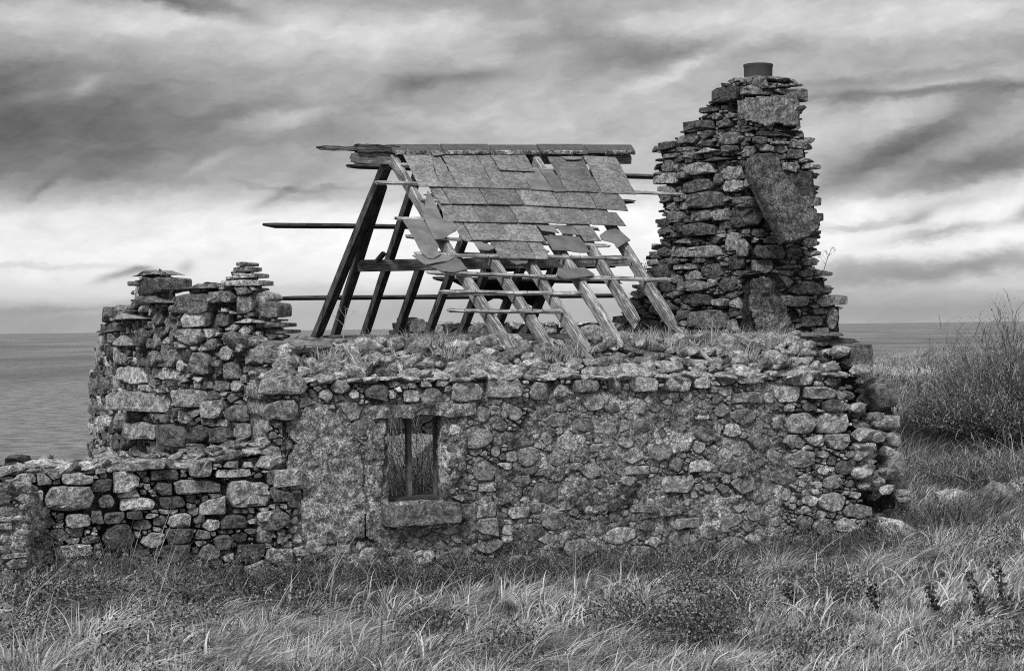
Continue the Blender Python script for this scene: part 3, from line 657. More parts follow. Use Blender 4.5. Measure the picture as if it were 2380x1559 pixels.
rubble_bed('rubble_earth', LOWS.inv(-330, 1100)[0], LOWS.inv(640, 1100)[0], 0, .66, lowz, lw, M_FILL, seed=5)
for _ in range(150):
    s = random.uniform(LOWS.inv(-50, 1100)[0], LOWS.inv(630, 1100)[0]); m = random.uniform(.02, .6); w = random.choice((.05, .08, .11, .16)); lst.append(rub(s, m, w*1.4, w, w*random.uniform(.25, .5), None, .35, zf=lowz, mat=M_STONE))
NEAR = Surf([plan(-90, 11.45), plan(60, 11.75), plan(118, 12.3)])
nl_ = NEAR.poly([(-80, 1150), (20, 1120), (70, 1130), (104, 1170), (112, 1300), (118, 1430), (-80, 1450)])
core('rubble_mass', NEAR, nl_, .025, .0, V(-.1, .5, 0), M_MORTAR, lw, disp=.05, seed=44)
for poly, cx, cz, mn in cells(nl_, 1.3, [.04, .028, .02, .015, .011], man(NEAR, [(20, 1205, 70, 14), (12, 1255, 22, 20), (50, 1240, 40, 22), (30, 1290, 60, 12), (14, 1345, 44, 44)]), [], 5000, 1.05):
    a = area(poly); sz = math.sqrt(a); v, f = stone_geo(NEAR, poly, min(.03, sz*.3), .06, random.uniform(-.01, .02)); lst.append((a, v, f, M_STONE, random.uniform(.2, 1)))
emit_stones(lst, lw)

# --- left gable ruin
lg = empty('gable_ruin', (-2.6, 14.5, .1), 'broken gable wall at the left end, rising in two ragged stone peaks', 'wall')
GAB = Surf([plan(212, 17.2), plan(300, 15.0), plan(425, 13.75), plan(680, 13.35)])
out_g = [(213, 886), (223, 849), (235, 822), (236, 785), (241, 730), (265, 720), (297, 708), (312, 708), (311, 678), (306, 655), (323, 645), (326, 632), (375, 630), (388, 640), (399, 712), (433, 700), (436, 668), (511, 654), (536, 640), (548, 622), (566, 611), (580, 628), (597, 652), (612, 680), (618, 697), (638, 722), (645, 740), (655, 770), (652, 795), (640, 830), (620, 1110), (215, 1130), (216, 971)]
gp = GAB.poly(out_g)
core('earth_core', GAB, gp, .035, -.03, V(-.10, .6, 0), M_FILL, lg, disp=.03, seed=8)
mg = [(352, 664, 80, 42), (350, 634, 62, 14), (365, 696, 72, 20), (566, 614, 24, 10), (563, 626, 42, 12), (568, 641, 64, 13), (572, 658, 88, 16), (470, 665, 80, 12), (448, 705, 80, 50), (520, 690, 60, 30), (460, 740, 60, 46), (625, 720, 50, 40), (610, 690, 34, 26), (630, 755, 70, 14), (640, 770, 60, 10), (580, 745, 90, 12), (290, 790, 52, 28), (305, 870, 56, 40), (382, 868, 66, 28), (355, 935, 100, 46), (470, 845, 50, 60), (450, 925, 60, 40), (345, 1000, 60, 40), (540, 860, 46, 44), (600, 870, 40, 60), (500, 950, 56, 44), (560, 960, 60, 40), (410, 1010, 60, 50), (520, 1010, 60, 36), (320, 1045, 50, 26), (430, 1040, 60, 24), (268, 760, 50, 26), (300, 735, 70, 16)]
st = cells(gp, 1.35, [.085, .06, .044, .032, .023, .017], man(GAB, mg), [], 20000, .80, gap=.014); lst = []
for poly, cx, cz, mn in st:
    a = area(poly); sz = math.sqrt(a); v, f = stone_geo(GAB, poly, min(.07, sz*.28)*random.uniform(.6, 1.3), .22, random.uniform(-.035, .045)); lst.append((a, v, f, M_STONE, random.random()**1.5))
# stones through the thickness of the wall head
for i in range(len(gp)-4):
    a, b = gp[i], gp[i+1]; L = math.dist(a, b)
    for k in range(max(1, int(L/.09))):
        q = random.random(); s = a[0]+(b[0]-a[0])*q; z = a[1]+(b[1]-a[1])*q; dd = random.uniform(0, .5); w = random.uniform(.04, .09)
        c = GAB.map(s, z-.03, 0)+V(-.10, .6, 0)*dd*1.2; v, f = rock_geo(c, (w, w, w*random.uniform(.3, .6)), random.random()*3, (random.gauss(0, .15), random.gauss(0, .15)), .4, 18); lst.append((w*w*.4, v, f, M_STONE, random.random()))
emit_stones(lst, lg)

# --- chimney
ch = empty('chimney_stack', (2.9, 18.2, .3), 'tall ragged stone chimney stack with a round pot and a leaning slab', 'chimney')
CHM = Surf([plan(1430, 19.0), plan(1742, 17.3), plan(1975, 17.75)])
out_c = [(1697, 190), (1665, 206), (1655, 236), (1640, 254), (1640, 265), (1625, 275), (1602, 300), (1580, 312), (1574, 326), (1536, 331), (1534, 352), (1538, 380), (1538, 407), (1543, 426), (1541, 466), (1538, 519), (1537, 561), (1521, 588), (1519, 604), (1498, 636), (1478, 673), (1445, 735), (1440, 850), (1965, 850), (1950, 775), (1950, 712), (1940, 690), (1916, 668), (1910, 640), (1890, 622), (1890, 545), (1884, 466), (1880, 396), (1872, 380), (1872, 310), (1850, 298), (1849, 218), (1838, 204), (1790, 188)]
cp = CHM.poly(out_c)
core('earth_core', CHM, cp, .04, -.03, V(.13, .9, 0), M_CORE, ch, disp=.03, seed=12)
mc = [(1643, 465, 84, 38), (1630, 502, 56, 28), (1622, 433, 74, 32), (1629, 392, 74, 30), (1632, 533, 76, 30), (1705, 562, 32, 46), (1636, 584, 88, 28), (1580, 584, 38, 30), (1732, 576, 24, 48), (1787, 585, 74, 36), (1618, 664, 66, 26), (1634, 697, 52, 30), (1647, 742, 90, 46), (1886, 746, 48, 30), (1937, 742, 30, 56), (1608, 557, 70, 13), (1551, 560, 38, 13), (1575, 504, 34, 28), (1714, 609, 40, 38), (1690, 222, 66, 36), (1631, 293, 64, 26), (1688, 288, 30, 18), (1728, 284, 24, 20), (1551, 338, 46, 20), (1549, 385, 30, 30), (1590, 408, 30, 16), (1882, 388, 44, 13), (1855, 335, 46, 24), (1600, 345, 60, 12), (1650, 350, 70, 12), (1670, 370, 80, 10), (1560, 360, 40, 12), (1800, 312, 90, 14), (1910, 635, 40, 14), (1830, 620, 70, 10), (1846, 700, 60, 26), (1552, 450, 34, 40), (1600, 620, 60, 14), (1740, 470, 60, 30), (1712, 433, 40, 30), (1730, 503, 78, 56), (1655, 255, 46, 14)]
hc = [CHM.poly([(1722, 232), (1850, 222), (1850, 297), (1722, 278)]), CHM.poly([(1735, 640), (1790, 640), (1820, 700), (1850, 780), (1750, 780), (1730, 690)])]
st = cells(cp, 2.15, [.08, .06, .042, .028, .02, .014], man(CHM, mc), hc, 24000, .80, gap=.012); lst = []
for poly, cx, cz, mn in st:
    a = area(poly); sz = math.sqrt(a); v, f = stone_geo(CHM, poly, min(.08, sz*.3)*random.uniform(.6, 1.3), .2, random.uniform(-.05, .045)); lst.append((a, v, f, M_DARKSTONE, random.random()**1.3))
for i in range(len(cp)-1):
    a, b = cp[i], cp[i+1]; L = math.dist(a, b)
    if a[1] < 1.95: continue
    for k in range(max(1, int(L/.06))):
        q = random.random(); s = a[0]+(b[0]-a[0])*q; z = a[1]+(b[1]-a[1])*q; dd = random.uniform(0, .95); w = random.uniform(.1, .24)
        c = CHM.map(s, z-.02, 0)+V(.13, .9, 0)*dd; v, f = rock_geo(c, (w, w, w*random.uniform(.2, .4)), random.random()*3, (random.gauss(0, .08), random.gauss(0, .08)), .5, 18); lst.append((w*w*.3, v, f, M_DARKSTONE, random.random()*.8))
emit_stones(lst, ch)
core('render_patch', CHM, CHM.poly([(1722, 236), (1760, 226), (1848, 220), (1849, 297), (1800, 288), (1775, 296), (1722, 276)]), .02, .05, V(.03, .06, 0), M_RENDER2 if 'M_RENDER2' in globals() else M_DARKSTONE, ch, disp=.02, seed=14)
M_STAIN = mortar_mat('lime_wash_remains', .10, .30)
core('render_patch', CHM, CHM.poly([(1745, 650), (1768, 640), (1785, 652), (1800, 690), (1818, 712), (1832, 745), (1850, 785), (1762, 785), (1742, 720)]), .02, .045, V(.03, .06, 0), M_STAIN, ch, disp=.02, seed=15)
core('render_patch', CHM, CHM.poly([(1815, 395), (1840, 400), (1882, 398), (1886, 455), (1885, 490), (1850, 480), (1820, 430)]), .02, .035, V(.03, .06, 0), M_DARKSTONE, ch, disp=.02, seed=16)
# leaning slab: its own plane, foot out from the stack
def plate(name, pts, thick, mat, parent, sub=None, rnd=None, back=None, rough=0.0):
    """closed prism from a world-space polygon; thick vector points to the back"""
    n = len(pts); tv = Vector(thick); c = sum(pts, Vector((0, 0, 0)))/n
    R0 = [p + tv*.25*0 for p in pts]; V_ = []
    nrm = -tv.normalized()
    for p in pts: V_.append(c+(p-c)*.965)
    for p in pts: V_.append(p + tv*.18 + nrm*random.gauss(0, rough))
    for p in pts: V_.append(p + tv*.9 + nrm*random.gauss(0, rough))
    for p in pts: V_.append(c+(p-c)*.98+tv)
    V_.append(c + nrm*rough)
    F_ = []
    for k in range(3):
        for i in range(n): a, b = k*n+i, k*n+(i+1) % n; F_.append((a, b, b+n, a+n))
    for i in range(n): F_.append((i, 4*n, (i+1) % n))
    F_.append(tuple(3*n+i for i in range(n)))
    return mesh(name, V_, F_, mat, parent, rnd=rnd, sharp=25)
sl_px = [(1746, 374), (1760, 354), (1810, 357), (1806, 385), (1845, 426), (1880, 474), (1911, 506), (1906, 530), (1882, 550), (1840, 563), (1828, 560), (1804, 516), (1776, 462), (1750, 408)]
def slabpt(u, v): k = (v-350)/210; return at(u, v, 16.98 - .34*k + (u-1742)*.0010)
M_SLAB = mortar_mat('concrete_slab', .10, .17, speck=.8)
slp = []
for i in range(len(sl_px)):
    a, b = sl_px[i], sl_px[(i+1) % len(sl_px)]
    for k in range(3): slp.append(slabpt(a[0]+(b[0]-a[0])*k/3+random.gauss(0, .8), a[1]+(b[1]-a[1])*k/3+random.gauss(0, .8)))
plate('leaning_slab', slp, V(-.05, .16, -.03), M_SLAB, ch, rough=.008)
# pot
def lathe(name, c, prof, mat, parent, n=40, tilt=0):
    V_, F_ = [], []; R = Matrix.Rotation(tilt, 3, 'Y')
    for (r, z) in prof:
        for i in range(n): a = 2*math.pi*i/n; V_.append(Vector(c)+R @ Vector((r*math.cos(a), r*math.sin(a), z)))
    for k in range(len(prof)-1):
        for i in range(n): F_.append((k*n+i, k*n+(i+1) % n, (k+1)*n+(i+1) % n, (k+1)*n+i))
    return mesh(name, V_, F_, mat, parent, sharp=40)
pc = at(1762, 184, 17.9); lathe('chimney_pot', pc, [(.150, -.12), (.156, .125), (.160, .13), (.162, .155), (.140, .156), (.136, -.1)], M_POT, ch, tilt=.015)
for (dx, dy, dz, w, h) in ((-.2, -.22, -.06, .36, .09), (.1, -.28, -.05, .4, .07), (.3, -.1, -.05, .34, .05), (-.05, .1, -.06, .6, .1), (.33, -.2, -.1, .24, .05), (-.3, 0, -.12, .3, .12)):
    rock('stone', pc+V(dx, dy, dz), (w, w*.8, h), M_DARKSTONE, ch, rot=TH, tilt=(.05, random.gauss(0, .08)), boxy=.5, rnd=.5)

# --- back wall seen between the rafters
bw = empty('back_wall', (-.2, 20.6, .1), 'back wall with a rough flat top seen behind the rafters', 'wall')
o2 = Vector((-2.64, 19.96)); BCK = Surf([o2 - Vector((CO, SI))*2, o2 + Vector((CO, SI))*7])
out_b = BCK.poly([(640, 1010), (640, 850), (930, 840), (940, 760), (946, 745), (962, 738), (985, 748), (1040, 756), (1100, 752), (1300, 750), (1480, 748), (1560, 745), (1560, 1000)])
core('mortar_core', BCK, out_b, .05, 0, -N3*.5, M_CORE, bw, disp=.03, seed=20)
mb = [(970, 757, 44, 34)]
st = cells(out_b, 1.7, [.08, .06, .045], man(BCK, mb), [], 3500, .82); lst = []
for poly, cx, cz, mn in st:
    a = area(poly); v, f = stone_geo(BCK, poly, .03, .12, random.uniform(-.01, .03)); lst.append((a, v, f, M_STONE if cz > 1.75 else M_DARKSTONE, random.random()*(1 if cz > 1.75 else .3)))  # stones below the wall top coloured darker: interior shade put into the tone
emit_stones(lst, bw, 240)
cb = []
for k in range(16):
    s = BCK.inv(1050+k*28, 752); p = BCK.map(s[0], s[1]+.0, -.25); rock('coping_stone', p, (.34, .5, .07), M_STONE, bw, rot=TH, tilt=(0, 0), boxy=.8, rnd=random.uniform(.6, 1))

# ---------------------------------------------------------------- roof
rf = empty('roof_frame', (-1.26, 16.8, 2.0), 'skeletal timber roof with bare rafters and battens half covered in slates', 'roof')
A0 = at(905, 352, 16.8); ER = V(CO, SI, .032).normalized(); PIT = math.radians(34)
DF = V(SI*math.cos(PIT), -CO*math.cos(PIT), -math.sin(PIT)); DB = V(-SI*math.cos(PIT), CO*math.cos(PIT), -math.sin(PIT))
NF = ER.cross(DF).normalized(); NF = NF if NF.z > 0 else -NF
NB = ER.cross(DB).normalized(); NB = NB if NB.z > 0 else -NB
def on(u, v, n, off=0.0):
    d = ray(u, v); q = A0 + n*off; return EYE + d*((q-EYE).dot(n)/d.dot(n))
def beam(name, p0, p1, w, h, up, mat, parent, jag0=.0, jag1=.0, rnd=None, seg=10, bow=0.0, wob=.004):
    ax = (p1-p0); L = ax.length; ax.normalize(); side = ax.cross(up).normalized(); up2 = side.cross(ax).normalized()
    pr = [(-.5, -.5), (-.17, -.52), (.17, -.52), (.5, -.5), (.52, 0), (.5, .5), (.17, .52), (-.17, .52), (-.5, .5), (-.52, 0)]; n = len(pr)
    V_, al, ac = [], [], []; sd_ = random.random()*50
    for k in range(seg+1):
        t = k/seg; sc = 1.0
        for i, (a, b) in enumerate(pr):
            d = t*L
            if k == 0: d += random.uniform(0, jag0)
            if k == seg: d -= random.uniform(0, jag1)
            ta = 1 - (.35*random.random() if (k == 0 and jag0 > .03) or (k == seg and jag1 > .03) else 0)
            q = p0 + ax*d + side*(a*w*ta) + up2*(b*h*ta + bow*math.sin(math.pi*t)) + side*wob*fb(t*5, i*.7, sd_) + up2*wob*fb(t*5, i*.7+9, sd_)
            V_.append(q); al.append(d); ac.append(a*w+b*h+i*.003)
    F_ = []
    for k in range(seg):
        for i in range(n): a, b = k*n+i, k*n+(i+1) % n; F_.append((a, b, b+n, a+n))
    c0, c1 = len(V_), len(V_)+1
    V_.append(p0+ax*random.uniform(0, jag0*.7)); V_.append(p1-ax*random.uniform(0, jag1*.7)); al += [0, L]; ac += [0, 0]
    for i in range(n): F_.append((c0, (i+1) % n, i)); F_.append((c1, seg*n+i, seg*n+(i+1) % n))
    o = mesh(name, V_, F_, mat, parent, rnd=rnd, sharp=30)
    for nm, vals in (('along', al), ('across', ac)):
        t = o.data.attributes.new(nm, 'FLOAT', 'POINT'); t.data.foreach_set('value', np.array(vals, np.float32))
    return o
# front rafters
fr = [((905, 356), (1196, 832)), ((985, 353), (1282, 818)), ((1068, 353), (1373, 830)), ((1150, 354), (1450, 815)), ((1232, 355), (1488, 764)), ((1313, 356), (1576, 775))]
for i, (a, b) in enumerate(fr):
    beam('rafter', on(*a, NF, -.06), on(*b, NF, -.06), .068, .10, NF, M_WOOD, rf, .02, .16 if i in (4, 5) else .10, rnd=random.uniform(.2, .8), seg=14, bow=random.uniform(-.025, .015), wob=.008)
for (a, b, w) in (((1190, 822), (1219, 864), .03), ((1284, 824), (1309, 864), .035), ((1440, 828), (1490, 862), .03), ((1560, 755), (1657, 843), .022), ((1552, 745), (1600, 790), .03), ((1345, 800), (1376, 838), .03)):
    beam('splinter', on(*a, NF, -.05), on(*b, NF, -.05), w, w*1.3, NF, M_WOOD, rf, .05, .03, rnd=.6, seg=5, wob=.006)
# front battens
ba = [((928, 382), (1300, 396)), ((866, 423), (1593, 452)), ((974, 464), (1400, 485)), ((913, 507), (1400, 532)), ((937, 549), (1420, 572)), ((961, 590), (1473, 601)), ((985, 633), (1582, 651)), ((1017, 678), (1358, 682)), ((1035, 721), (1311, 723))]
for i, (a, b) in enumerate(ba):
    bt = beam('batten', on(*a, NF, .008), on(*b, NF, .008), .042, .022, NF, M_WOOD, rf, .06, .08 if i != 6 else .2, rnd=random.uniform(.65, 1), seg=20, bow=-.006, wob=.009)
# nails standing on the bare battens
V_, F_ = [], []
for (a, b) in ba[5:]:
    p0, p1 = on(*a, NF, .018), on(*b, NF, .018); n = int((p1-p0).length/.16)
    for k in range(1, n):
        q = p0.lerp(p1, (k+random.uniform(-.3, .3))/n); d = (NF+ER*random.gauss(0, .5)+DF*random.gauss(0, .3)).normalized()*random.uniform(.02, .035); s_ = ER*.0035; r_ = DF*.0035
        o = len(V_); V_ += [q-s_, q+s_, q+r_, q-s_+d, q+s_+d, q+r_+d]; F_ += [(o, o+1, o+4, o+3), (o+1, o+2, o+5, o+4), (o+2, o, o+3, o+5), (o+3, o+4, o+5)]
nl = mesh('batten_nails', V_, F_, M_IRON, rf); nl['kind'] = 'stuff'
# back rafters and battens
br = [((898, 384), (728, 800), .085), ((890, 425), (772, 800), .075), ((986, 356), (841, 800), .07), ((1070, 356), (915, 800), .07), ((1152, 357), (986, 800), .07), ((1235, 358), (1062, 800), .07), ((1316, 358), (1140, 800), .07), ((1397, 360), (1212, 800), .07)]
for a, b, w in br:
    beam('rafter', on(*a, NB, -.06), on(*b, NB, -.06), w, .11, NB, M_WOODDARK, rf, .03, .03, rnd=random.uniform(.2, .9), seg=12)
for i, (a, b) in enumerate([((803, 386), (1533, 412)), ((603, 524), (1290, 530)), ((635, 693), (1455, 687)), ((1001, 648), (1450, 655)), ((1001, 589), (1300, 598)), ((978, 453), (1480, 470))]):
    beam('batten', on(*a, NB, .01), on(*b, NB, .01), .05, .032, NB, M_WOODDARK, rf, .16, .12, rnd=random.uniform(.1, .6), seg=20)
beam('purlin', on(832, 618, NB, -.16), on(1462, 606, NB, -.16), .07, .125, Z3, M_WOOD, rf, .02, .03, rnd=-.35, seg=14)
beam('purlin', on(895, 585, NB, -.13), on(873, 612, NB, -.13), .05, .04, Z3, M_WOODDARK, rf, .04, .0, rnd=.1, seg=4)
# ridge
rdg = lambda t, dz=0.0: A0 + ER*t + Z3*dz
def t_of(u): 
    a = ray(u, 350); k = 0
    # along the ridge line where the sight line passes
    n = Vector((a.y, -a.x)); return (n.dot(Vector((EYE.x-A0.x, EYE.y-A0.y))))/n.dot(Vector((ER.x, ER.y)))
beam('ridge_board', rdg(t_of(812), -.065), rdg(t_of(1467), -.075), .035, .125, Z3, M_WOOD, rf, .07, .03, rnd=.0, seg=16)
beam('ridge_plank', rdg(t_of(735), .035), rdg(t_of(925), .02), .06, .04, Z3, M_WOODDARK, rf, .1, .0, rnd=1, seg=14, wob=.012)
beam('ridge_plank', rdg(t_of(820), .035), rdg(t_of(925), .02), .10, .075, Z3, M_WOODDARK, rf, .22, .0, rnd=.9, seg=14, wob=.02)
txs = [905, 1022, 1135, 1246, 1356, 1468]
for k in range(5):
    t0, t1 = t_of(txs[k])+.006, t_of(txs[k+1])-.006; V_, F_ = [], []; lift = .075+random.uniform(-.006, .006)
    hh = .125; th = .018
    prof = [(0, 0), (hh*math.cos(math.radians(40)), -hh*math.sin(math.radians(40)))]
    for t in (t0, t1):
        o = rdg(t, lift); f1 = N3*prof[1][0]+Z3*prof[1][1]; b1 = -N3*prof[1][0]+Z3*prof[1][1]
        V_ += [o+f1, o+f1*.5+Z3*.003, o, o+b1*.5+Z3*.003, o+b1, o+b1-Z3*th*1.2, o-Z3*th*1.3, o+f1-Z3*th*1.2]
    for i in range(8): F_.append((i, (i+1) % 8, 8+(i+1) % 8, 8+i))
    F_ += [(7, 6, 2, 1, 0), (6, 5, 4, 3, 2), (8, 9, 10, 14, 15), (10, 11, 12, 13, 14)]
    mesh('ridge_tile', V_, F_, M_TILE, rf, sharp=50)
for (u0, u1) in ((912, 1356), (1398, 1466)):
    V_, F_ = [], []; n = int((u1-u0)/7)
    for k in range(n+1):
        t = t_of(u0+(u1-u0)*k/n); o = rdg(t, .0)+N3*.098
        for (a, b) in ((0, .0), (.014, -.012), (.012, -.04), (-.01, -.048), (-.03, .0)): V_.append(o+N3*(a+random.gauss(0, .003))+Z3*(b+random.gauss(0, .003)))
    for k in range(n):
        for i in range(5): a, b = k*5+i, k*5+(i+1) % 5; F_.append((a, b, b+5, a+5))
    F_ += [(0, 1, 2, 3, 4), tuple(n*5+i for i in (4, 3, 2, 1, 0))]
    mesh('ridge_mortar', V_, F_, M_RENDER, rf, sharp=60)
# slates: outlines measured on two surveys of the slope
def SA(x, y): return (555.3+x*.26667, 277.6+y*.26667)
def SB(x, y): return (1031.3+x*.26667, 277.6+y*.26667)
SL = [  # (row, smooth, survey, outline)
 (1, 0, SA, [(1415, 298), (1668, 305), (1690, 400), (1700, 480), (1735, 560), (1785, 620), (1565, 617)]),
 (1, 0, SA, [(1676, 320), (1760, 340), (1900, 620), (1789, 620), (1740, 560), (1705, 470)]),
 (1, 0, SA, [(1764, 325), (2065, 318), (2225, 628), (1904, 620)]),
 (1, 0, SB, [(283, 318), (400, 322), (480, 475), (690, 487), (745, 635), (443, 628)]),
 (0, 0, SB, [(400, 318), (710, 322), (790, 487), (485, 475)]),
 (2, 1, SB, [(682, 490), (820, 440), (955, 655), (755, 642)]),
 (2, 1, SB, [(825, 440), (945, 445), (1060, 660), (960, 662)]),
 (1, 0, SB, [(905, 340), (1213, 345), (1342, 665), (1060, 655)]),
 (1, 0, SB, [(1217, 330), (1500, 345), (1570, 480), (1670, 685), (1375, 668), (1320, 560)]),
 (0, 1, SB, [(1025, 345), (1220, 350), (1190, 375), (1130, 385), (1060, 378)]),
 (0, 1, SA, [(1665, 300), (1830, 305), (1760, 335), (1700, 347), (1685, 340)]),
 (2, 0, SA, [(1670, 632), (1778, 635), (1840, 768), (1757, 768)]), (2, 0, SA, [(1782, 635), (2100, 635), (2160, 772), (1844, 768)]),
 (2, 0, SB, [(319, 632), (628, 640), (698, 778), (379, 772)]), (2, 0, SB, [(632, 640), (945, 655), (1013, 795), (702, 778)]),
 (2, 0, SB, [(949, 655), (1270, 668), (1328, 808), (1017, 795)]), (2, 0, SB, [(1272, 668), (1545, 685), (1605, 832), (1332, 808)]),
 (3, 0, SA, [(1757, 768), (2040, 772), (2105, 925), (1782, 920)]), (3, 0, SA, [(2044, 772), (2355, 778), (2425, 928), (2109, 925)]),
 (3, 0, SB, [(574, 778), (883, 792), (963, 938), (647, 932)]), (3, 0, SB, [(887, 792), (1198, 803), (1283, 945), (967, 938)]), (3, 0, SB, [(1202, 803), (1500, 828), (1583, 960), (1287, 945)]),
 (4, 1, SA, [(1600, 870), (1615, 770), (1650, 640), (1690, 700), (1780, 920), (1868, 925), (1890, 1000), (1830, 1030), (1780, 1075), (1700, 1080)]),
 (4, 0, SA, [(1872, 925), (1958, 928), (2030, 1082), (1985, 1100), (1940, 1072), (1905, 1005)]), (4, 0, SA, [(1962, 928), (2295, 932), (2350, 1085), (2035, 1082)]),
 (4, 0, SB, [(514, 935), (813, 940), (883, 1095), (567, 1085)]), (4, 1, SB, [(817, 940), (958, 945), (1003, 1020), (900, 1000), (850, 990)]),
 (4, 1, SB, [(976, 940), (1133, 945), (1185, 1040), (1100, 1030), (1024, 1020)]), (4, 0, SB, [(1137, 948), (1285, 945), (1365, 1090), (1222, 1092)]),
 (5, 1, SA, [(1420, 870), (1598, 870), (1660, 980), (1740, 1130), (1725, 1170), (1755, 1200), (1695, 1245), (1640, 1235), (1590, 1190)]),
 (5, 0, SB, [(415, 1090), (738, 1100), (793, 1248), (480, 1240)]), (5, 0, SB, [(742, 1100), (860, 1100), (885, 1150), (920, 1170), (895, 1200), (905, 1250), (797, 1248)]),
 (5, 1, SB, [(880, 1035), (1050, 1028), (1190, 1045), (1275, 1190), (1180, 1192), (1060, 1172), (945, 1165)]),
 (5, 1, SA, [(2040, 1080), (2075, 1060), (2130, 1095), (2200, 1115), (2225, 1150), (2170, 1175), (2120, 1172), (2090, 1165)]),
 (5, 1, SB, [(1350, 1025), (1420, 990), (1500, 970), (1540, 985), (1625, 1075), (1500, 1150), (1475, 1100), (1430, 1085), (1370, 1070)]),
 (6, 1, SB, [(580, 1255), (750, 1255), (720, 1285), (680, 1282), (630, 1297)]),
 (5, 1, SA, [(1515, 1205), (1590, 1195), (1695, 1245), (1755, 1200), (1800, 1190), (1880, 1220), (1830, 1255), (1720, 1275), (1620, 1300)]),
 (6, 1, SA, [(1660, 1300), (1780, 1270), (1890, 1225), (1860, 1170), (1930, 1250), (1990, 1325), (1940, 1340), (1870, 1362), (1760, 1350)]),
 (6, 1, SB, [(1000, 1315), (1120, 1322), (1230, 1310), (1310, 1375), (1290, 1390), (1200, 1405), (1140, 1418), (1040, 1425), (975, 1380)])]
for (row, sm, fn, pts) in SL:
    w3 = [on(*fn(*p), NF, 0) for p in pts]; ds = [(p-A0).dot(DF) for p in w3]; d0, d1 = min(ds), max(ds)
    up_ = {0: 0, 1: .02, 2: .42, 3: .34, 4: .34, 5: .30, 6: .05}[row] if not sm else .03
    # roughen the outline a little, tuck the head under the row above
    o_ = []
    for i, p in enumerate(w3):
        q = w3[(i+1) % len(w3)]; n = max(1, int((q-p).length/.09))
        for k in range(n): o_.append(p.lerp(q, k/n) + ER*random.gauss(0, .0016) + DF*random.gauss(0, .0016))
    row_l = random.uniform(-.003, .004); tilt = .0 if not (sm and row >= 5) else random.uniform(-.05, .05); oo = []
    for p in o_:
        d = (p-A0).dot(DF); k = (d-d0)/(d1-d0); h = .021 + .024*k + row_l - row*.0008 + tilt*(p-w3[0]).dot(ER)*.3
        if k < .12: p = p - DF*up_; h -= .006 + (.008 if up_ > .1 else 0)
        oo.append(p+NF*h)
    cen_ = sum(oo, Vector((0, 0, 0)))/len(oo); oo = [p + (cen_-p).normalized()*.003 for p in oo]
    r_ = random.random(); sl_ = plate('slate', oo, -NF*.010, M_SLATE, rf, rnd=r_)
    a_ = sl_.data.attributes.new('smooth', 'FLOAT', 'POINT'); a_.data.foreach_set('value', np.full(len(sl_.data.vertices), float(sm), np.float32))
# tattered felt and boards left on the back slope
for pts in ([(1050, 654), (1120, 650), (1200, 650), (1290, 655), (1272, 690), (1240, 713), (1215, 700), (1190, 706), (1150, 690), (1130, 703), (1100, 690), (1075, 668)], [(1110, 600), (1290, 596), (1440, 602), (1430, 622), (1290, 628), (1120, 634)]):
    plate('roofing_felt', [on(*p, NB, .03) for p in pts][::-1], NB*.01, M_FELT, rf, rough=.01)
# wall plates
plo = empty('wall_plate', (0, 14.2, headz(0, .8)), 'long weathered timber wall plate lying along the back of the front wall head', 'timber')
def wp(u, v, m): s, z = z_at(u, v, m); return FRONT.map(s, z, -m)
beam('plate_board', wp(740, 787, .86), wp(1500, 781, .86), .12, .05, Z3, M_WOODDARK, plo, .1, .1, rnd=.9, seg=24, wob=.01)
beam('plate_board', wp(1480, 779, .86), wp(1995, 792, .86), .12, .045, Z3, M_WOODDARK, plo, .1, .14, rnd=.7, seg=24, wob=.014)
beam('plate_board', wp(1790, 779, .8), wp(1960, 776, .8), .10, .03, Z3, M_WOOD, plo, .1, .2, rnd=.1, seg=14, wob=.01)
t1 = empty('broken_timber', wp(690, 800, .62), 'thick split timber lying on the wall beside the left stone peak', 'timber')
beam('timber_length', wp(592, 803, .62), wp(775, 797, .62), .2, .075, Z3, M_WOOD, t1, .12, .2, rnd=.25, seg=16, wob=.014)
beam('timber_length', wp(600, 815, .5), wp(745, 812, .55), .14, .03, Z3, M_WOODDARK, t1, .1, .1, rnd=.6, seg=12, wob=.012)
for i, (a, b, lab) in enumerate((((802, 798), (848, 876), 'broken rafter foot lying on rubble, leftmost one below the roof'), ((905, 800), (935, 866), 'thin broken stick lying on the rubble below the second rafter'))):
    pa, pb = wp(*a, .62), wp(*b, .05); e_o = empty('broken_rafter', pa, lab, 'timber'); beam('timber_length', pa, pb, .07 if i == 0 else .035, .04 if i == 0 else .03, Z3, M_WOOD, e_o, .04, .12, rnd=.6, seg=8, wob=.008)

def ghit(u, v, z0=8.0, z1=24):
    d = ray(u, v); Zg = z0
    while Zg < z1 and (EYE + d*(Zg/d.y)).z > float(ground(d.x*Zg/d.y, Zg)): Zg += .05
    return EYE + d*(Zg/d.y)
